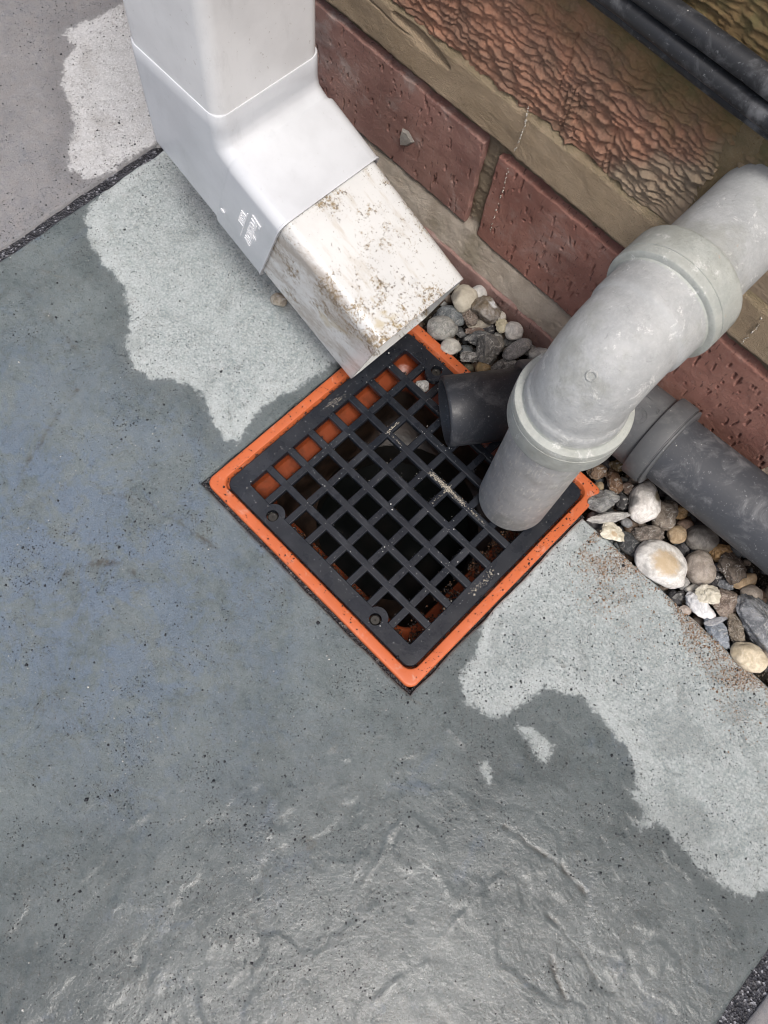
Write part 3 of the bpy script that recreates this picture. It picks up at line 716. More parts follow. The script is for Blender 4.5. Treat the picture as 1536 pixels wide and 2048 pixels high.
# the rest of the house wall above the picture
mb = Mat("far_brickwork"); bt = mb.node("ShaderNodeTexBrick"); bt.inputs["Scale"].default_value = 1.0
mpn = mb.node("ShaderNodeMapping"); mpn.inputs["Rotation"].default_value = (math.pi / 2, 0, 0); mb.put(mpn.inputs["Vector"], mb.tc); mb.put(bt.inputs["Vector"], mpn.outputs[0])
bt.inputs["Brick Width"].default_value = .222; bt.inputs["Row Height"].default_value = .075; bt.inputs["Mortar Size"].default_value = .005
for k, cc in (("Color1", (.22, .10, .07, 1)), ("Color2", (.16, .075, .055, 1)), ("Mortar", (.25, .21, .17, 1))): bt.inputs[k].default_value = cc
M_FAR = mb.done(bt.outputs[0], .85)
def box(x0, x1, y0, y1, z0, z1):
    v = [(x, y, z) for x in (x0, x1) for y in (y0, y1) for z in (z0, z1)]
    return v, [(0, 1, 3, 2), (4, 6, 7, 5), (0, 4, 5, 1), (2, 3, 7, 6), (0, 2, 6, 4), (1, 5, 7, 3)]
V, F = join([box(-2500, 2500, WY + 1, WY + 220, 278, 900), box(-2500, -420, WY + 1, WY + 220, -60, 277.9), box(400, 2500, WY + 1, WY + 220, -60, 277.9), box(-420, 400, WY + 24, WY + 220, -60, 277.9)])
mesh_obj("brickwork_above", V, F, M_FAR, wall, smooth=False)
# lime runs, mortar splash
def bead(pts, r, seed, gap=.35):
    P = np.array(pts, float); L = []; rr = np.random.default_rng(seed)
    for a, b in zip(P[:-1], P[1:]):
        n = max(2, int(np.linalg.norm(b - a) / (r * 1.2)))
        for t in np.linspace(0, 1, n, endpoint=False):
            if rr.random() > gap: L.append(a + (b - a) * t + rr.normal(0, r * .35, 3) * np.array([1, .3, 1]))
    return octa(np.array(L), rr.uniform(.6, 1.3, len(L)) * r)
V, F = bead([at_y(1062, 203, WY - 2.2), at_y(1056, 240, WY - 2.2), at_y(1034, 296, WY - 2.2)], .55, 1); mesh_obj("lime_run", V, F, M_LIME, wall)
V, F = bead([at_y(1536, 628, WY - 2.2), at_y(1525, 645, WY - 2.2), at_y(1492, 682, WY - 2.2)], .6, 2); mesh_obj("lime_run", V, F, M_LIME, wall)
V, F = bead([at_y(1022, 325, WY - .6), at_y(1012, 370, WY - .6), at_y(998, 410, WY - .6), at_y(985, 455, WY - .6)], .5, 3, .6); mesh_obj("lime_run", V, F, M_LIME, wall)
sp = [at_y(803, 262, WY), at_y(808, 246, WY), at_y(822, 252, WY), at_y(834, 276, WY), at_y(818, 284, WY), at_y(804, 283, WY)]
cen = np.mean(sp, 0); top = [cen + (p - cen) * .72 + np.array([0, -1.3, 0]) for p in sp]; low = [p + np.array([0, .8, 0]) for p in sp]
V = np.array(low + top + [cen + np.array([0, -1.7, 0])]); F = [(i, (i + 1) % 6, 6 + (i + 1) % 6, 6 + i) for i in range(6)] + [(6 + i, 6 + (i + 1) % 6, 12) for i in range(6)]
mesh_obj("mortar_splash", V, F, M_MORTAR_PALE, wall, smooth=False)

# cables along the wall
for lab, z0, r, yy, nm in (("black cable running along the wall, uppermost of the three", 213.2, 4.5, WY - 6.4, 1),
                           ("scuffed black cable running along the wall, middle of the three", 203.6, 4.1, WY - 6.8, 2),
                           ("thin black cable tucked against the wall, lowest of the three", 196.6, 2.7, WY - 3.4, 3)):
    xs = np.linspace(-420, 400, 120)
    path = np.stack([xs, yy + .5 * n2(xs, xs * 0, 60, nm), z0 + .8 * n2(xs, xs * 0, 70, nm + 4)], -1)
    V, F = tube(path, r + .18 * n2(xs, xs * 0, 9, nm + 8)); o = mesh_obj("cable", V, F, M_CABLE, origin=(0, yy, z0)); tag(o, lab, "cable", "cables running along the brick wall")

# ------------------------------------------------------------------ white square downpipe
PH = math.radians(-.96); AL = math.radians(19.4)
ex = np.array([math.cos(PH), math.sin(PH), 0]); ey = np.array([-math.sin(PH), math.cos(PH), 0]); ez = np.array([0, 0, 1.0])
DB = np.array([-180.9, 44.3, 100.5]); dd = ex * math.cos(AL) - ez * math.sin(AL); du = ex * math.sin(AL) + ez * math.cos(AL)
dp = thing("downpipe", "white square plastic downpipe kicking out over the grate with a dirty outlet end", "downpipe", tuple(DB + dd * 130 - du * 30))
def shell(path, frames, ho, hi, ro=6.0, ends=(True, True), n=7, taper=None):
    """hollow square tube"""
    po = [round_sq(h, ro + .3, n) for h in ho]; pi_ = [round_sq(h, max(1, ro - 1), n) for h in hi]
    R = sweep(path, frames, po) + sweep(path, frames, pi_)[::-1]
    R.append(R[0]); V, F = loft(R); m_ = len(po[0]); k = (len(R) - 1) * m_
    return V[:k], [tuple(i % k for i in f) for f in F]
fv = (ex, ey); 
zs = 140.0
pth = [np.array([DB[0], DB[1], z]) for z in (118, zs, 300, 800, 2300)]
V, F = shell(pth, [fv] * 5, [30.9] * 5, [29.2] * 5, 6.3); edge_split(mesh_obj("pipe", V, F, M_WHITE, dp), 50)
# offset bend: straight socket, curved bend, straight socket
RI = 7.0; RB = RI + 32.2; turn = math.pi / 2 - AL; tl = RB * math.tan(turn / 2); cI = DB + ez * tl + ex * RB
path = [DB + ez * (zs - DB[2]), DB + ez * (zs - DB[2] - .5), DB + ez * (tl + 4)]; frs = [fv] * 3; ho = [31.3, 31.6, 31.7]
for t in np.linspace(0, 1, 13):                                # round on the inside, mitred on the outside
    a = t * turn; dist = (RI + 64.4) / math.cos(min(a, turn - a)); k = (dist - RI) / 64.4
    dirv = ex * math.cos(a) + ez * math.sin(a); path.append(cI - dirv * (RI + (dist - RI) / 2)); frs.append((dirv * k, ey)); ho.append(31.7)
LIP = 65.0
path += [DB + dd * (tl + .8), DB + dd * (tl + 2.6), DB + dd * (LIP - 1.2), DB + dd * (LIP - .9), DB + dd * LIP]; frs += [(du, ey)] * 5; ho += [31.8, 32.7, 32.8, 33.1, 33.1]
V, F = shell(path, frs, ho, [h - 1.5 for h in ho], 6.5)
bend = edge_split(mesh_obj("offset_bend", V, F, M_WHITE_F, dp), 50)
END, CUT = 135.4, -2.9
po = round_sq(30.7, 6.0, 7); pin = round_sq(29.4, 4.8, 7)
def oring(s, P, shear): return DB + dd * s + P[:, :1] * du + P[:, 1:] * ey - (dd * shear)[None, :] * ((P[:, :1] - 30.7) / 61.4) * -1.0
R = [oring(s, po, 0) for s in (LIP - 25, LIP + 10, 110)] + [oring(END, po, CUT)] + [oring(END - .02, pin, CUT)] + [oring(s, pin, 0) for s in (110, LIP - 25)]
V, F = loft(R)
outp = edge_split(mesh_obj("outlet_pipe", V, F, M_WHITE_D, dp, origin=DB + dd * 100), 50)
outp["label"] = "dirt streaked outlet pipe cut off above the grate"
def text_mesh(name, body, org, ax, ay, size, mat, parent, depth=.25, shear=0.0, spacing=1.0, align='LEFT', bold=0.0):
    cu = bpy.data.curves.new(name, 'FONT'); cu.body = body; cu.size = size * MM; cu.extrude = depth * MM; cu.shear = shear; cu.space_character = spacing; cu.align_x = align
    cu.resolution_u = 3; cu.offset = bold * MM
    t = bpy.data.objects.new(name, cu); COL.objects.link(t); dg = bpy.context.evaluated_depsgraph_get(); dg.update()
    me = bpy.data.meshes.new_from_object(t.evaluated_get(dg)); bpy.data.objects.remove(t); bpy.data.curves.remove(cu)
    n_ = len(me.vertices); co = np.zeros(n_ * 3); me.vertices.foreach_get("co", co); co = co.reshape(-1, 3) / MM
    ax = np.asarray(ax) / np.linalg.norm(ax); ay = np.asarray(ay) / np.linalg.norm(ay); az = np.cross(ax, ay)
    V = np.asarray(org) + co[:, :1] * ax + co[:, 1:2] * ay + co[:, 2:] * az
    F = [tuple(p.vertices) for p in me.polygons]; bpy.data.meshes.remove(me)
    return mesh_obj(name, V, F, mat, parent, smooth=False)
FA = DB - ey * 32.8                                           # flank plane of the bend's lower socket
pA = at_plane(506, 424, FA, -ey); text_mesh("lettering", "Freeflow", pA + du * 2.0, -du, dd, 9.0, M_RAISED, bend, .25, .28, .92, bold=.16)
pB = at_plane(484, 413, FA, -ey); text_mesh("lettering", "RSSB1", pB + du * 1.0, -du, dd, 5.0, M_RAISED, bend, .25, .12, bold=.12)
V, F = join([( [tuple(pA + du * 1.5 + dd * a - du * b - ey * h) for a in (-3.0, -2.5) for b in (4, 30) for h in (-.2, .2)], [(0, 1, 3, 2), (4, 6, 7, 5), (0, 4, 5, 1), (2, 3, 7, 6), (0, 2, 6, 4), (1, 5, 7, 3)])])
mesh_obj("underline", V, F, M_RAISED, bend, smooth=False)
pC = at_plane(446, 413, FA, -ey); cc = circ2(1.7, 18) * np.array([1, .8])
V, F = loft([pC + cc[:, :1] * dd + cc[:, 1:] * du + ey * .3, pC + cc[:, :1] * dd * .8 + cc[:, 1:] * du * .8 - ey * .25], cap1=True)
mesh_obj("moulding_mark", V, F, M_RAISED, bend, smooth=False)

# ------------------------------------------------------------------ grey waste pipe
P0 = np.array([45.2, WY + 14, 163.4]); P1 = np.array([44.4, 35.9, 156.6]); P2 = np.array([46.1, 38.3, 1.2])
gp = thing("waste_pipe", "weathered light grey waste pipe with a knuckle bend from the wall onto the grate", "pipe", tuple(P2))
a1 = (P0 - P1) / np.linalg.norm(P0 - P1); a2 = (P2 - P1) / np.linalg.norm(P2 - P1)
V, F = lathe_axis(P1, a1, [(24, 20.0), (np.linalg.norm(P0 - P1), 20.0)]); mesh_obj("wall_pipe", V, F, M_GREY, gp)
L2 = np.linalg.norm(P2 - P1)
V, F = lathe_axis(P1, a2, [(24, 20.0), (L2 - .8, 20.0), (L2 - .2, 19.7), (L2, 19.2), (L2, 17.9), (L2 - 40, 17.9)], up=(1, 0, 0)); mesh_obj("tail_pipe", V, F, M_GREY_TAIL, gp)
def ring(a, s0, up, k=1.0):
    pr = [(s0 - 4, 22.1), (s0 - .6, 22.3), (s0, 22.6), (s0 + .1, 25.4), (s0 + .5, 26.3), (s0 + 1.2, 26.6), (s0 + 4.2, 26.7), (s0 + 4.35, 26.1), (s0 + 4.8, 26.1), (s0 + 4.95, 26.75), (s0 + 15.8, 26.6), (s0 + 17.0, 26.2), (s0 + 17.6, 25.2), (s0 + 17.7, 21.2), (s0 + 17.0, 20.3), (s0 + 14, 20.02)]
    pr = [(q, r if r < 23.5 else 23.5 + (r - 23.5) * k) for q, r in pr]; return lathe_axis(P1, a, pr, 72, up)
V, F = ring(a1, 34.5, (0, 0, 1), .62); edge_split(mesh_obj("collar", V, F, M_GREY_RING, gp), 38)
V, F = ring(a2, 33.0, (1, 0, 0), .78); edge_split(mesh_obj("collar", V, F, M_GREY_RING, gp), 38)
M_SEAL = Mat("grimy_rubber").done((.09, .092, .085), .7)
for a_, s0, up in ((a1, 34.5, (0, 0, 1)), (a2, 33.0, (1, 0, 0))):
    V, F = lathe_axis(P1, a_, [(s0 + 16, 21.6), (s0 + 17.2, 21.4), (s0 + 17.5, 20.6), (s0 + 17.2, 20.02)], 64, up); mesh_obj("seal", V, F, M_SEAL, gp)
tA, tB = 19.0, 25.0; th = math.acos(float(np.clip(a1 @ a2, -1, 1)))
R = []; cx = circ2(1, 64); nrm = np.cross(a1, a2); nrm /= np.linalg.norm(nrm)
def eframe(a): e1 = nrm; return e1, np.cross(a, e1)
for s, r in ((35.5, 22.3), (22.5, 22.2), (20.8, 22.0), (19.4, 21.2)):
    e1, e2 = eframe(-a1); R.append(P1 + a1 * s + r * (cx[:, :1] * e1 + cx[:, 1:] * e2))
q0, q1 = P1 + a1 * tA, P1 + a2 * tB
for t in np.linspace(0, 1, 17):
    p = (1 - t) ** 2 * q0 + 2 * t * (1 - t) * (P1 * .86 + .14 * (q0 + q1) / 2) + t * t * q1
    tg = (1 - t) * (P1 - q0) / tA + t * (q1 - P1) / tB; tg /= np.linalg.norm(tg); e1, e2 = eframe(tg); R.append(p + 20.9 * (cx[:, :1] * e1 + cx[:, 1:] * e2))
for s, r in ((25.4, 21.2), (26.8, 22.0), (28.5, 22.2), (34, 22.3)):
    e1, e2 = eframe(a2); R.append(P1 + a2 * s + r * (cx[:, :1] * e1 + cx[:, 1:] * e2))
V, F = loft(R); elbow = mesh_obj("elbow", V, F, M_GREY, gp)
# little moulding gate ring on the bend
d_ = ray(1190, 746); d_ /= np.linalg.norm(d_)
tri = V[np.array(F)[:, [0, 1, 2]]]; best = None
for tset in (np.array(F)[:, [0, 1, 2]], np.array(F)[:, [0, 2, 3]]):
    A, B, C_ = V[tset[:, 0]], V[tset[:, 1]], V[tset[:, 2]]; e1, e2 = B - A, C_ - A; h = np.cross(d_, e2); a = np.einsum('ij,ij->i', e1, h)
    with np.errstate(divide='ignore', invalid='ignore'):
        f_ = 1 / a; s = CAM_P - A; u = f_ * np.einsum('ij,ij->i', s, h); q = np.cross(s, e1); v = f_ * (q @ d_); t = f_ * np.einsum('ij,ij->i', e2, q)
    ok = (u >= 0) & (v >= 0) & (u + v <= 1) & (t > 0)
    for k in np.where(ok)[0]:
        if best is None or t[k] < best[0]: nn = np.cross(e1[k], e2[k]); best = (t[k], nn / np.linalg.norm(nn))
if best:
    hp = CAM_P + d_ * best[0]; nn = best[1] if best[1] @ d_ < 0 else -best[1]
    V, F = lathe_axis(hp, nn, [(-.3, 2.5), (.35, 2.3), (.45, 1.9), (.2, 1.4), (-.2, 1.2)], 24, (1, 0, 0.2)); mesh_obj("moulding_gate", V, F, M_GREY, elbow)

# ------------------------------------------------------------------ black waste pipe
Q0 = np.array([420., 105.6, 69.5]); Q1 = np.array([40.5, 110.0, 25.6]); Q2 = np.array([-13.4, 39.4, 20.2])
b1 = (Q0 - Q1) / np.linalg.norm(Q0 - Q1); b2 = (Q2 - Q1) / np.linalg.norm(Q2 - Q1); BL = np.linalg.norm(Q2 - Q1)
bp_ = thing("waste_pipe", "black waste pipe lying on the gravel along the wall, its end turned over the grate", "pipe", tuple(Q1 - np.array([0, 0, 20])))
V, F = lathe_axis(Q1, b1, [(30, 19.9), (np.linalg.norm(Q0 - Q1), 19.9)]); mesh_obj("run_pipe", V, F, M_BLK_RUN, bp_)
V, F = lathe_axis(Q1, b2, [(20, 19.6), (BL - 30.6, 19.6), (BL - 30.4, 19.9), (BL - 1.6, 19.9), (BL - .5, 19.6), (BL, 18.9), (BL, 17.6), (BL - 30, 17.6)]); mesh_obj("tail_pipe", V, F, M_BLK_TAIL, bp_)
cx = circ2(1, 56); R = []; nrm = np.cross(b1, b2); nrm /= np.linalg.norm(nrm)
def bframe(a): return nrm, np.cross(a, nrm)
for s in (44.0, 12.0):
    e1, e2 = bframe(-b1); R.append(Q1 + b1 * s + 22.2 * (cx[:, :1] * e1 + cx[:, 1:] * e2))
for t in np.linspace(.08, .92, 9):
    q0, q1 = Q1 + b1 * 11, Q1 + b2 * 11; p = (1 - t) ** 2 * q0 + 2 * t * (1 - t) * Q1 + t * t * q1
    tg = (1 - t) * -b1 + t * b2; tg /= np.linalg.norm(tg); e1, e2 = bframe(tg); R.append(p + 22.2 * (cx[:, :1] * e1 + cx[:, 1:] * e2))
for s in (12.0, 36.0):
    e1, e2 = bframe(b2); R.append(Q1 + b2 * s + 22.2 * (cx[:, :1] * e1 + cx[:, 1:] * e2))
V, F = loft(R); bel = mesh_obj("elbow", V, F, M_BLK_FIT, bp_)
V, F = lathe_axis(Q1, b1, [(36.2, 22.1), (36.8, 24.7), (37.6, 25.2), (46.4, 25.3), (47.2, 25.0), (47.4, 24.2), (48.2, 24.1), (48.4, 24.8), (49.2, 24.6), (49.6, 23.8), (49.7, 19.95)], 56); edge_split(mesh_obj("collar", V, F, M_BLK_FIT, bp_), 40)
V, F = lathe_axis(Q1, b2, [(34.5, 22.1), (35, 23.6), (44.0, 23.8), (44.8, 23.4), (45, 19.7)], 56); edge_split(mesh_obj("collar", V, F, M_BLK_FIT, bp_), 40)
# embossed marks on the elbow: date dial, PP, a letter
def on_pipe(px, py, r=22.25):
    d = ray(px, py); d = d / np.linalg.norm(d); w = CAM_P - Q1; dp_ = d - b1 * (d @ b1); wp = w - b1 * (w @ b1)
    A, B, C_ = dp_ @ dp_, 2 * dp_ @ wp, wp @ wp - r * r; t = (-B - math.sqrt(max(0, B * B - 4 * A * C_))) / (2 * A); p = CAM_P + d * t
    n_ = (p - Q1) - b1 * ((p - Q1) @ b1); return p, n_ / np.linalg.norm(n_)
m_e = Mat("embossed_dark_plastic"); M_EMB = m_e.done((.105, .11, .115), .4)
p, n_ = on_pipe(1284, 826); tY = b1; tX = np.cross(tY, n_)
dial = []
for rr, w in ((4.7, .28), (2.6, .22)):
    c0, c1 = circ2(rr, 40), circ2(rr - w, 40)
    def lift(c, h):                                             # wrap onto the cylinder
        u = c[:, :1]; ang = u / 22.3; return Q1 + b1 * ((p - Q1) @ b1) + c[:, 1:] * tY + (22.25 + h) * (np.cos(ang) * n_ + np.sin(ang) * tX)
    R = [lift(c0, -.1), lift(c0, .22), lift(c1, .22), lift(c1, -.1)]; dial.append(loft(R))
V, F = join(dial); dl = mesh_obj("date_dial", V, F, M_EMB, bel)
for k in range(12):
    a = math.pi / 2 - k * math.pi / 6; u, v = 3.55 * math.cos(a), 3.55 * math.sin(a); ang = u / 22.3
    o3 = Q1 + b1 * ((p - Q1) @ b1) + tY * v + 22.3 * (math.cos(ang) * n_ + math.sin(ang) * tX)
    up_ = math.cos(a) * tX + math.sin(a) * tY; rt = math.sin(a) * tX - math.cos(a) * tY
    text_mesh("lettering", str(k + 1), o3 - up_ * .6, rt, up_, 1.75, M_EMB, bel, .16, align='CENTER')
ar = np.array([(-.28, -1.9), (.28, -1.9), (.28, .8), (.9, .8), (0, 2.1), (-.9, .8), (-.28, .8)]); a0 = math.radians(70)
ar = ar @ np.array([[math.cos(a0), math.sin(a0)], [-math.sin(a0), math.cos(a0)]])
V, F = loft([lift(ar, -.1), lift(ar, .22)], cap1=True); mesh_obj("dial_arrow", V, F, M_EMB, bel, smooth=False)
p2, n2_ = on_pipe(1320, 815); tX2 = np.cross(b1, n2_); text_mesh("lettering", "PP", p2 - tX2 * 1.6, tX2 * .9 + b1 * .1, b1, 2.7, M_EMB, bel, .2)
p3, n3_ = on_pipe(1277, 868); tX3 = np.cross(b1, n3_); text_mesh("lettering", "L", p3, -b1, tX3, 2.8, M_EMB, bel, .2)
p4, n4_ = on_pipe(1300, 785); tX4 = np.cross(b1, n4_)
V, F = box(-4.5, 4.5, -.25, .25, -.1, .22); V = np.array([p4 + b1 * q[0] + tX4 * q[1] + n4_ * q[2] for q in V]); mesh_obj("raised_line", V, F, M_EMB, bel, smooth=False)

# ------------------------------------------------------------------ stones
def ico(sub):
    bm = bmesh.new(); bmesh.ops.create_icosphere(bm, subdivisions=sub, radius=1.0); bm.verts.ensure_lookup_table()
    V = np.array([v.co[:] for v in bm.verts]); F = np.array([[v.index for v in f.verts] for f in bm.faces]); bm.free(); return V, F
ICO4 = ico(5); ICO2 = ico(2)
def stone_shape(base, kind, seed):
    r = np.random.default_rng(seed); D = base / np.linalg.norm(base, axis=1)[:, None]; R = np.ones(len(D))
    if kind != 'round':
        k = {'angular': 13, 'blocky': 9, 'chip': 16}[kind]; N = r.normal(size=(k, 3)); N /= np.linalg.norm(N, axis=1)[:, None]
        dk = r.uniform({'angular': .50, 'blocky': .62, 'chip': .55}[kind], {'angular': .82, 'blocky': .86, 'chip': .9}[kind], k)
        c = np.clip(D @ N.T, 1e-3, None); R = np.minimum(1.0, (dk / c).min(1)); R /= np.percentile(R, 92)
    off = r.uniform(-50, 50, 3)
    lo = noise3(D * 1.1 + off) * (.16 if kind == 'round' else .12); mid = noise3(D * 3.2 + off) * (.04 if kind == 'round' else .10)
    hi = noise3(D * 9 + off) * (.010 if kind == 'round' else .05) + noise3(D * 22 + off) * (.005 if kind == 'round' else .026)
    return D * (R * (1 + lo) + mid + hi)[:, None]
def mat_stone(name, c1, c2, spk, scale, rough, patches=()):
    m = Mat(name)
    c = m.mix(m.rng(m.noise(scale, 6, .75, dist=.5), .38, .62), tuple(q * .85 for q in c1), tuple(q * 1.12 for q in c2))
    c = m.mix(m.math('MULTIPLY', m.rng(m.noise(scale * .6 + 37, 4, .7, dist=.8), .56, .68), .35), c, (.30, .26, .19))
    light = tuple(min(.85, q * 1.8 + .08) for q in c2); dark = tuple(q * .3 for q in c1)
    c = m.mix(m.math('MULTIPLY', m.rng(m.noise(scale * 6, 4, .75), .54, .66), spk), c, light)
    c = m.mix(m.math('MULTIPLY', m.rng(m.noise(scale * 5 + 131, 3, .7), .58, .67), spk * .8), c, dark)
    vn = m.noise(scale * .45 + 20, 3, .6, dist=.6); c = m.mix(m.math('MULTIPLY', m.rng(m.math('ABSOLUTE', m.math('SUBTRACT', vn, .52)), .012, .003), .55 if spk > .25 else .12), c, (.52, .51, .48))
    for pc, cen, rad, amt in patches:
        c = m.mix(m.math('MULTIPLY', m.blob(cen, rad, .35, 1.0, 380), amt), c, pc)
    return m.done(c, rough, m.bump(m.noise(scale * 6, 4, .75), .0012, .25 + spk * .7), spec=.4)
GREYD, GREY, GREYL = (.07, .075, .08), (.19, .195, .195), (.34, .345, .34)
CREAM, WHITE, TAN = (.50, .46, .37), (.62, .61, .58), (.36, .265, .165)
BROWN, TAUPE, SLATE, OCHRE = (.105, .072, .05), (.24, .20, .165), (.115, .13, .14), (.30, .175, .07)
stone_n = [0]
def stone(px, py, a, b, rot, kind, c1, c2, label, z=-5.0, thick=.8, spk=.3, scale=160, rough=.65, patches=(), tilt=0.0, sub=ICO4, group="pebbles in the gravel strip", name="stone"):
    stone_n[0] += 1; k = stone_n[0]
    d = ray(px, py); cen = at(px, py, z); s = np.linalg.norm(cen - CAM_P) / FPX * 1.04
    A, B = a * s, b * s; t = math.radians(rot)
    e1 = CAM_R[0] * math.cos(t) + CAM_R[1] * math.sin(t); e1[2] = 0; e1 /= np.linalg.norm(e1)
    e2 = np.cross((0, 0, 1.0), e1); e3 = np.array([0, 0, 1.0])
    tl = math.radians(tilt); e2, e3 = e2 * math.cos(tl) + e3 * math.sin(tl), e3 * math.cos(tl) - e2 * math.sin(tl)
    S = stone_shape(sub[0], kind, 100 + k); S = S / np.percentile(np.abs(S), 99.5, axis=0)
    V = cen + S[:, :1] * e1 * A + S[:, 1:2] * e2 * B + S[:, 2:] * e3 * min(A, B) * thick
    o = mesh_obj(name, V, sub[1], mat_stone("stone_surface", c1, c2, spk, scale, rough, patches), origin=cen)
    return tag(o, label, name, group)
def off(dx, dy, dz): return (dx * MM, dy * MM, dz * MM)
# -- cluster under the downpipe outlet
stone(933, 590, 25, 29, 20, 'round', CREAM, (.44, .41, .34), "large cream stone tucked against the tip of the white outlet", z=2, spk=.15, patches=[((.25, .23, .20), off(-4, -5, 3), off(3, 4, 5), .8)])
stone(964, 578, 16, 18, 0, 'round', WHITE, GREYL, "white pebble behind the cream stone at the foot of the brick wall", z=0, spk=.1)
stone(906, 626, 28, 22, 20, 'round', SLATE, (.20, .22, .23), "speckled slate blue cobble behind the grey oval by the outlet", z=-5, spk=.7, scale=220)
stone(888, 649, 30, 24, 15, 'round', (.24, .245, .235), (.33, .33, .31), "speckled grey oval cobble beside the orange rim under the outlet", z=0, spk=.45, scale=240)
stone(943, 620, 15, 28, -8, 'blocky', BROWN, (.24, .20, .17), "rough brown speckled stone left of the flint with the white blotch", z=-2, spk=.9, scale=220)
stone(979, 612, 29, 26, 10, 'blocky', (.17, .135, .09), (.27, .25, .23), "blocky grey brown flint with a white blotch on top", z=3, rough=.35, spk=.15, patches=[((.75, .78, .80), off(2, 3, 8), off(3, 3.5, 5), .9)], thick=.9)
stone(966, 641, 26, 10, -10, 'round', (.33, .30, .25), (.42, .38, .31), "pale flat edge of stone under the blotched flint", z=-5, spk=.1)
stone(1009, 645, 12, 15, 0, 'blocky', (.55, .51, .36), (.62, .58, .44), "small pale yellow stone between the blotched flint and the white pebble", z=0, spk=.1)
stone(1007, 626, 9, 12, -20, 'round', CREAM, WHITE, "small cream pebble half under the blotched flint near the wall", z=-3, spk=.1)
stone(1033, 655, 18, 18, 0, 'round', (.50, .49, .47), WHITE, "whitish grey round pebble nearest the wall above the black pipe", z=0, spk=.25)
stone(961, 670, 31, 14, -8, 'blocky', GREYD, GREY, "flat dark grey stone lying behind the sharp flint", z=-3, spk=.6)
stone(983, 694, 30, 27, -15, 'angular', (.10, .10, .10), (.17, .165, .155), "sharp angular dark flint with pale broken edges", z=0, spk=.35, thick=1.0, rough=.4)
stone(1040, 691, 33, 16, -32, 'round', (.20, .205, .21), (.28, .28, .285), "grey oblong stone lying slantwise above the black collar", z=0, spk=.55, scale=220)
stone(906, 686, 20, 17, 15, 'round', (.42, .41, .37), (.50, .49, .45), "smooth pale grey pebble touching the orange rim", z=0, spk=.12)
stone(942, 707, 22, 13, 15, 'angular', (.14, .14, .135), (.42, .42, .41), "mottled black and white chip left of the sharp flint", z=-4, spk=.7)
stone(970, 729, 15, 13, 0, 'round', (.22, .155, .075), (.30, .22, .12), "round ochre pebble by the orange rim and the black pipe", z=-3, spk=.1)
stone(1016, 726, 27, 15, -5, 'angular', (.10, .10, .10), (.34, .34, .33), "mottled charcoal stone lying against the black pipe end", z=-5, spk=.9)
stone(951, 655, 21, 9, -5, 'blocky', (.14, .10, .085), (.21, .15, .12), "small reddish brown stone below the blotched flint", z=-6, spk=.4)
stone(982, 652, 14, 11, 0, 'blocky', (.04, .04, .045), (.09, .09, .095), "small black stone left of the pale yellow one", z=-7, spk=.3)
stone(1001, 669, 9, 13, 0, 'round', (.4, .4, .38), (.5, .5, .47), "small off white pebble under the pale yellow stone", z=-6, spk=.15)
stone(1024, 677, 14, 11, 0, 'round', GREYD, GREY, "small grey pebble under the whitish round pebble", z=-7, spk=.4)
stone(1087, 703, 23, 14, 0, 'round', (.30, .30, .29), (.40, .40, .39), "pale grey stone partly behind the grey bend and black collar", z=-3, spk=.5)
stone(1067, 691, 15, 13, 20, 'angular', (.12, .12, .12), (.30, .30, .30), "grey broken stone behind the black collar below the wall", z=-5, spk=.7)
stone(942, 730, 10, 9, 0, 'round', (.09, .085, .06), (.14, .13, .09), "tiny olive pebble at the edge of the orange rim", z=-6, spk=.2)
stone(925, 662, 11, 8, 30, 'angular', (.10, .105, .11), (.2, .2, .2), "small grey chip between the oval cobble and the flat dark stone", z=-7, spk=.5)
# -- cluster right of the drain
stone(1214, 1000, 33, 22, -15, 'blocky', (.16, .165, .165), (.30, .305, .30), "rough grey chunk touching the right corner of the orange rim", z=-2, spk=.9, scale=240)
stone(1222, 1031, 43, 12, -6, 'angular', (.34, .335, .32), (.46, .455, .43), "long pale splinter lying on the slab corner", z=1, spk=.5)
stone(1233, 1062, 23, 19, 20, 'chip', (.60, .55, .42), (.68, .65, .55), "cream shell shaped chip on the edge of the slab", z=1, spk=.1, thick=.5, patches=[((.36, .24, .12), off(1, -1, 2), off(2, 1.2, 5), .7)])
stone(1268, 1087, 19, 29, -38, 'round', (.045, .048, .052), (.09, .095, .10), "dark speckled stone below the slab corner", z=-9, spk=.7, scale=260)
stone(1297, 1001, 31, 42, 12, 'round', (.58, .55, .51), (.68, .66, .63), "white egg shaped cobble with dark patches under the black collar", z=-3, spk=.12, patches=[((.10, .10, .10), off(-6, -6, 4), off(3.6, 3.2, 6), .85), ((.14, .11, .06), off(3, 6, 6), off(2.6, 3.2, 6), .9)])
stone(1338, 1026, 25, 31, 20, 'blocky', (.14, .115, .09), (.20, .17, .14), "brown grey stone right of the white egg shaped cobble", z=-5, spk=.5)
stone(1302, 1063, 30, 19, 8, 'blocky', (.11, .095, .08), (.21, .18, .155), "striped brown wedge stone below the white egg shaped cobble", z=-5, spk=.6, scale=260)
stone(1237, 960, 14, 29, -14, 'blocky', (.10, .055, .03), (.15, .09, .055), "dark rust brown leaf shaped stone by the bend's shadow", z=-6, spk=.3)
stone(1201, 939, 19, 17, 20, 'blocky', (.11, .07, .045), (.19, .13, .085), "brown stone under the lower lip of the grey bend", z=-5, spk=.4)
stone(1207, 969, 8, 11, 0, 'round', (.24, .19, .12), (.32, .26, .17), "tiny tan pebble behind the right corner of the orange rim", z=-4, spk=.1)
stone(1254, 999, 14, 19, -20, 'blocky', (.03, .03, .032), (.06, .06, .062), "black stone right of the rough grey chunk", z=-8, spk=.3)
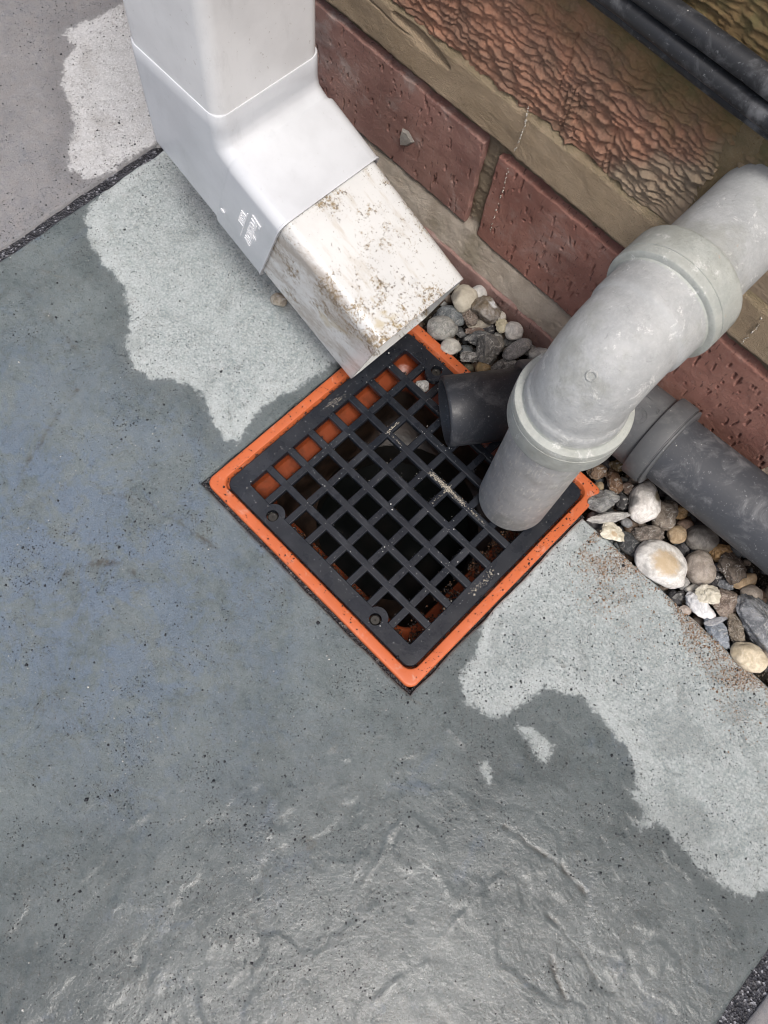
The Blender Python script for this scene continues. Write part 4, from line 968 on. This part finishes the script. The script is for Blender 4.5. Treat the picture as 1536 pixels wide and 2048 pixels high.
stone(1263, 973, 14, 13, 0, 'blocky', (.07, .045, .035), (.11, .08, .06), "small dark brown stone left of the white egg shaped cobble", z=-8, spk=.3)
stone(1240, 926, 15, 13, 0, 'blocky', (.10, .07, .03), (.14, .10, .045), "olive brown stone between the grey bend and the black collar", z=-7, spk=.3)
stone(1262, 1042, 12, 9, 20, 'round', (.16, .165, .17), (.23, .235, .24), "small smooth grey pebble between the pale splinter and striped wedge", z=-8, spk=.1)
stone(1331, 1124, 53, 42, 42, 'round', (.60, .59, .56), (.70, .69, .66), "big white cobble with a sandy tan stain, largest beside the slab", z=-2, spk=.12, thick=.62, patches=[((.50, .36, .19), off(1, -1, 8), off(8, 7, 9), .75)])
stone(1363, 1066, 18, 17, -30, 'round', (.33, .24, .14), (.42, .32, .21), "small tan pebble above the big white cobble", z=-4, spk=.15)
stone(1381, 1048, 17, 12, 20, 'round', (.22, .155, .115), (.28, .20, .15), "brown pebble under the black pipe next to the dark round one", z=-7, spk=.15)
stone(1412, 1074, 31, 26, 15, 'round', (.125, .115, .105), (.165, .155, .14), "dark taupe round cobble against the black pipe", z=-4, spk=.12, rough=.6)
stone(1409, 1133, 30, 34, 15, 'round', (.27, .23, .195), (.34, .30, .26), "taupe round cobble with a faint line, right of the big white cobble", z=-4, spk=.18)
stone(1449, 1102, 22, 17, -18, 'blocky', (.27, .165, .07), (.36, .235, .115), "orange brown stone under the black pipe", z=-4, spk=.15)
stone(1477, 1135, 29, 30, 10, 'chip', (.085, .068, .055), (.13, .105, .085), "dark brown plate of stone leaning on the tan bean pebble", z=-1, spk=.35, thick=.6)
stone(1500, 1160, 25, 14, -25, 'round', (.33, .235, .14), (.40, .30, .19), "tan bean shaped pebble below the dark brown plate", z=-5, spk=.15)
stone(1402, 1173, 23, 9, -15, 'round', (.44, .42, .37), (.52, .50, .45), "pale flat pebble below the taupe round cobble", z=-5, spk=.1)
stone(1428, 1188, 23, 22, -30, 'chip', (.60, .56, .44), (.68, .64, .54), "cream angular chip lying on the white bone shaped flint", z=2, spk=.12, thick=.6)
stone(1411, 1209, 32, 19, 45, 'blocky', (.60, .61, .62), (.70, .70, .70), "white bone shaped flint on the slab edge", z=-2, spk=.12, patches=[((.25, .25, .25), off(-7, 3, 3), off(2, 1.6, 4), .8)])
stone(1460, 1204, 30, 26, 0, 'blocky', (.16, .12, .095), (.29, .235, .195), "crusty brown stone right of the cream angular chip", z=-1, spk=.8, scale=240)
stone(1446, 1262, 35, 17, 52, 'blocky', (.16, .185, .215), (.29, .32, .36), "knobbly blue grey stone beside the slab edge", z=-3, spk=.6)
stone(1441, 1240, 23, 7, -12, 'angular', (.26, .27, .29), (.35, .36, .38), "thin grey sliver above the knobbly blue grey stone", z=0, spk=.4)
stone(1481, 1256, 14, 34, -12, 'blocky', (.12, .095, .07), (.27, .23, .18), "brown speckled upright stone left of the big dark rock", z=-3, spk=.9, scale=260)
stone(1524, 1248, 38, 56, -20, 'angular', (.13, .14, .155), (.25, .26, .275), "big dark grey angular rock at the right edge of the picture", z=0, spk=.5, thick=.75)
stone(1512, 1186, 22, 17, 0, 'round', (.24, .205, .17), (.30, .26, .22), "taupe pebble behind the big dark grey rock", z=-3, spk=.15)
stone(1509, 1314, 33, 25, 32, 'round', (.58, .49, .34), (.66, .58, .44), "cream egg shaped pebble lowest in the gravel by the slab", z=0, spk=.15)
stone(1440, 1157, 15, 15, 0, 'blocky', (.03, .03, .033), (.06, .06, .065), "small black stone between the taupe cobble and dark brown plate", z=-9, spk=.3)
stone(1462, 1168, 15, 11, 20, 'angular', (.13, .14, .155), (.22, .23, .25), "small blue grey chip above the crusty brown stone", z=-6, spk=.4)
stone(1369, 1188, 17, 10, -25, 'angular', (.08, .08, .08), (.22, .22, .215), "small dark chip at the slab edge below the big white cobble", z=-8, spk=.5)
stone(1376, 1164, 12, 14, 0, 'round', (.25, .25, .245), (.33, .33, .32), "small grey pebble between the big white and taupe cobbles", z=-8, spk=.2)
stone(1446, 1131, 9, 8, 0, 'round', (.19, .19, .20), (.25, .25, .26), "tiny grey ball pebble left of the dark brown plate", z=-7, spk=.1)
stone(1380, 1092, 11, 15, 0, 'blocky', (.06, .06, .065), (.10, .10, .105), "small charcoal stone right of the big white cobble", z=-9, spk=.2)
stone(1368, 1021, 15, 13, 0, 'blocky', (.26, .17, .075), (.33, .22, .11), "small ochre stone half under the black pipe", z=-6, spk=.2)
stone(1380, 1218, 11, 8, 30, 'round', (.36, .30, .26), (.46, .40, .35), "tiny pinkish pebble on the slab edge left of the white flint", z=-3, spk=.3)
# -- loose ones
stone(560, 592, 17, 13, 12, 'round', (.33, .29, .23), (.42, .38, .31), "lone tan pebble on the slab under the white outlet pipe", z=2.5, spk=.3, group=None, name="pebble")
stone(849, 766, 14, 12, 20, 'blocky', (.36, .36, .35), (.46, .46, .45), "grey pebble caught in a hole of the black grate", z=-6.5, spk=.2, group=None, name="pebble")
# -- smaller gravel filling the strip
n = 1500
gx_ = RNG.uniform(-330, 420, n); gy_ = RNG.uniform(62, 126, n); gr = RNG.uniform(2.2, 6.0, n)
inside = (np.abs(gx_) < 84) & (gy_ < 86); gx_, gy_, gr = gx_[~inside], gy_[~inside], gr[~inside]
vis = (gx_ > -75) & (gx_ < 225)
Vs = []; Fs = []; Ts = []
cols = np.array([GREYD, GREY, GREYD, BROWN, BROWN, TAUPE, SLATE, (.05, .05, .055), TAN, GREYL, CREAM])
nv = len(ICO2[0])
for i in range(len(gx_)):
    S = stone_shape(ICO2[0], ('round', 'blocky', 'angular')[i % 3], 1000 + i % 60); a = RNG.uniform(0, 6.28); ca, sa = math.cos(a), math.sin(a)
    S = S * np.array([1.2, .85, .75]) * gr[i]; S = S @ np.array([[ca, sa, 0], [-sa, ca, 0], [0, 0, 1]])
    zc = RNG.uniform(-19, -10) if vis[i] else RNG.uniform(-16, -5)
    Vs.append(S + np.array([gx_[i], gy_[i], zc])); Fs.append(ICO2[1] + nv * i); Ts.append(np.repeat(cols[RNG.integers(0, 8 if vis[i] else 11)][None] * RNG.uniform(.7, 1.2), nv, 0))
mg = Mat("mixed_gravel"); cg = mg.attr("tone", "Color"); cg = mg.mix(mg.math('MULTIPLY', mg.rng(mg.noise(900, 4, .7), .55, .68), .4), cg, (.34, .33, .31))
M_GRAVEL = mg.done(cg, .7, mg.bump(mg.noise(1200, 3), .0003, .6))
o = mesh_obj("gravel", np.concatenate(Vs), np.concatenate(Fs), M_GRAVEL, attrs={"tone": np.concatenate(Ts)}); tag(o, None, None, kind="stuff")
sheet("soil", -420, 420, 58, 128, -21.0, M_SOIL)

n = 9000; x = RNG.uniform(-90, 235, n); y = RNG.uniform(60, 128, n); k = ~((np.abs(x) < 82) & (y < 82)); x, y = x[k], y[k]; r = RNG.gamma(2.2, .16, len(x)) + .15
tone = np.repeat(np.array([(.03, .026, .022), (.06, .05, .04), (.14, .115, .085), (.25, .22, .18)])[RNG.choice(4, len(x), p=[.4, .3, .2, .1])], 6, 0)
V, F = octa(np.stack([x, y, RNG.uniform(-17, -9, len(x))], -1), r); o = mesh_obj("gravel_dirt", V, F, M_SAND, smooth=False, attrs={"tone": tone}); tag(o, None, None, kind="stuff")
# ------------------------------------------------------------------ loose grit
def scatter(n, x0, x1, y0, y1, dens):
    x = RNG.uniform(x0, x1, n); y = RNG.uniform(y0, y1, n); k = RNG.uniform(0, 1, n) < dens(x, y)
    k &= ~((np.abs(x) < 82) & (y > -82)); return x[k], y[k]
def dens(x, y):
    d = .30 + .8 * np.clip(fbm(x, y, 60, 91, 4, .6), -.3, .7)
    nearj = np.exp(-np.abs(x - J1) / 22) * .6 + np.exp(-np.maximum(np.abs(x), np.abs(y)) / 400) * .0
    cut = np.maximum(np.abs(x) - 80, np.abs(y) - 80); d += .45 * np.exp(-np.clip(cut, 0, None) / 6)
    cl = n2(x, y, 15, 92); return np.clip((d + nearj) * (.35 + 1.3 * sstep(-.1, .5, cl)), .02, 1)
x, y = scatter(100000, J1, K0, -320, 59.5, dens)
r = RNG.gamma(1.9, .086, len(x)) + .10
P = np.stack([x, y, zslab(x, y) + r * .3], -1)
x2, y2 = scatter(9000, -450, J0, -80, 118, lambda x, y: .55 * np.clip(.4 + n2(x, y, 30, 93), 0, 1) + .6 * np.exp(-(J0 - x) / 15))
r2 = RNG.gamma(2.3, .085, len(x2)) + .11; P2_ = np.stack([x2, y2, PAVE_Z + .6 + np.clip(slab_h(x2, y2, 2), -2.2, 1.9) + r2 * .3], -1)
# on the orange rim and the grate
m_ = 650; t = RNG.uniform(-79, 79, m_); w = RNG.uniform(74.2, 79.4, m_); side = RNG.integers(0, 4, m_)
rx = np.where(side == 0, t, np.where(side == 1, t, np.where(side == 2, -w, w))); ry = np.where(side == 0, -w, np.where(side == 1, w, t))
k = RNG.uniform(0, 1, m_) < np.clip(.45 + n2(rx, ry, 22, 94), .08, 1); rx, ry = rx[k], ry[k]; rr = RNG.gamma(3, .08, len(rx)) + .12
P3 = np.stack([rx, ry, np.full(len(rx), .05) + rr * .3], -1)
# gutter between rim and grate
g_ = 900; t = RNG.uniform(-71, 71, g_); w = RNG.uniform(71.8, 74, g_); side = RNG.integers(0, 4, g_)
ux = np.where(side < 2, t, np.where(side == 2, -w, w)); uy = np.where(side == 0, -w, np.where(side == 1, w, t))
P4 = np.stack([ux, uy, RNG.uniform(-4.2, -1.5, g_)], -1); r4 = RNG.gamma(3, .1, g_) + .15
PP = np.concatenate([P, P2_, P3, P4]); RR = np.concatenate([r, r2, rr, r4])
V, F = octa(PP, RR); o = mesh_obj("black_grit", V, F, M_GRIT, smooth=False); tag(o, None, None, kind="stuff")
# pale bits: on grate, rim, slab
n = 1500; x = RNG.uniform(-70, 70, n); y = RNG.uniform(-70, 70, n)
hx, hy = np.abs(((x + 64.48) % PITCH) - 0), np.abs(((y + 64.48) % PITCH)); onbar = (np.minimum(hx, PITCH - hx) < 1.7) | (np.minimum(hy, PITCH - hy) < 1.7) | (np.abs(x) > 63) | (np.abs(y) > 63)
k = onbar & (RNG.uniform(0, 1, n) < np.clip(.5 + n2(x, y, 25, 95), .1, 1)); x, y = x[k], y[k]; r = RNG.gamma(2.2, .075, len(x)) + .08
Pg = np.stack([x, y, GT + r * .3], -1)
xs, ys = scatter(2600, J1, K0, -320, 59.5, lambda x, y: np.full_like(x, .35)); rs = RNG.gamma(2.2, .08, len(xs)) + .1
V, F = octa(np.concatenate([Pg, np.stack([xs, ys, zslab(xs, ys) + rs * .3], -1)]), np.concatenate([r, rs])); o = mesh_obj("pale_grit", V, F, M_PALEGRIT, smooth=False); tag(o, None, None, kind="stuff")
lm = []
for (xa, ya), (xb, yb), w, k_ in (((2, 16.1), (29, 16.1), 1.2, 520), ((16.1, 14.5), (16.1, 17.7), 1.3, 90), ((-32.2, 15), (-32.2, 25), .8, 80), ((-32.2, 16.1), (-20, 16.1), .7, 40), ((16.1, 3), (16.1, 15), .6, 25), ((-68, 2), (-66, 14), 2.2, 90), ((66.5, -18), (67, -2), 2.0, 130), ((29, 16.1), (46, 16.1), .7, 60)):
    t = RNG.uniform(0, 1, k_); lm.append(np.stack([xa + (xb - xa) * t + RNG.normal(0, w * .55, k_), ya + (yb - ya) * t + RNG.normal(0, w * .55, k_), np.full(k_, GT + .02)], -1))
lm = np.concatenate(lm); V, F = octa(lm, RNG.gamma(2.2, .09, len(lm)) + .07)
tone = np.repeat(np.array([(.52, .48, .40), (.40, .36, .29), (.30, .28, .24)])[RNG.integers(0, 3, len(lm))], 6, 0)
o = mesh_obj("lime_deposit", V, F, M_SAND, smooth=False, attrs={"tone": tone}); tag(o, None, None, kind="stuff")
# grit clinging along the lower edges of the grate holes
n = 2600; gi = RNG.integers(0, 8, n); gj = RNG.integers(0, 8, n); e = RNG.uniform(-6, 6, n); wsd = RNG.integers(0, 2, n)
cx_ = (gi - 3.5) * PITCH; cy_ = (gj - 3.5) * PITCH
x = cx_ + np.where(wsd == 0, e, 6.3 - RNG.gamma(1.5, .35, n)); y = cy_ + np.where(wsd == 0, -6.3 + RNG.gamma(1.5, .35, n), e)
k = RNG.uniform(0, 1, n) < np.clip(.5 + n2(x, y, 20, 96), .15, 1); x, y = x[k], y[k]; r = RNG.gamma(2.6, .1, len(x)) + .1
tone = np.repeat(np.array([(.012, .013, .016), (.03, .028, .026), (.25, .24, .22), (.09, .06, .04)])[RNG.choice(4, len(x), p=[.5, .25, .13, .12])], 6, 0)
V, F = octa(np.stack([x, y, GT - RNG.uniform(.6, 3.6, len(x))], -1), r); o = mesh_obj("hole_grit", V, F, M_SAND, smooth=False, attrs={"tone": tone}); tag(o, None, None, kind="stuff")
# orange sand spilled on the slab beside the gravel
n = 22000; x = RNG.uniform(92, 240, n); y = 59.5 - np.abs(RNG.normal(0, 15, n))
k = RNG.uniform(0, 1, n) < np.clip(.25 + 1.2 * fbm(x, y, 26, 97, 3) + .25 * np.exp(-(59.5 - y) / 5), .03, 1); x, y = x[k], y[k]; r = RNG.gamma(2.2, .085, len(x)) + .11
tone = np.repeat(np.array([(.33, .21, .125), (.27, .175, .11), (.48, .41, .33), (.42, .40, .37), (.03, .03, .033), (.20, .10, .05)])[RNG.choice(6, len(x), p=[.22, .2, .2, .2, .1, .08])], 6, 0)
V, F = octa(np.stack([x, y, zslab(x, y) + r * .35], -1), r); o = mesh_obj("sandy_grit", V, F, M_SAND, smooth=False, attrs={"tone": tone}); tag(o, None, None, kind="stuff")
for o in bpy.data.objects:
    if "base_mm" in o: del o["base_mm"]
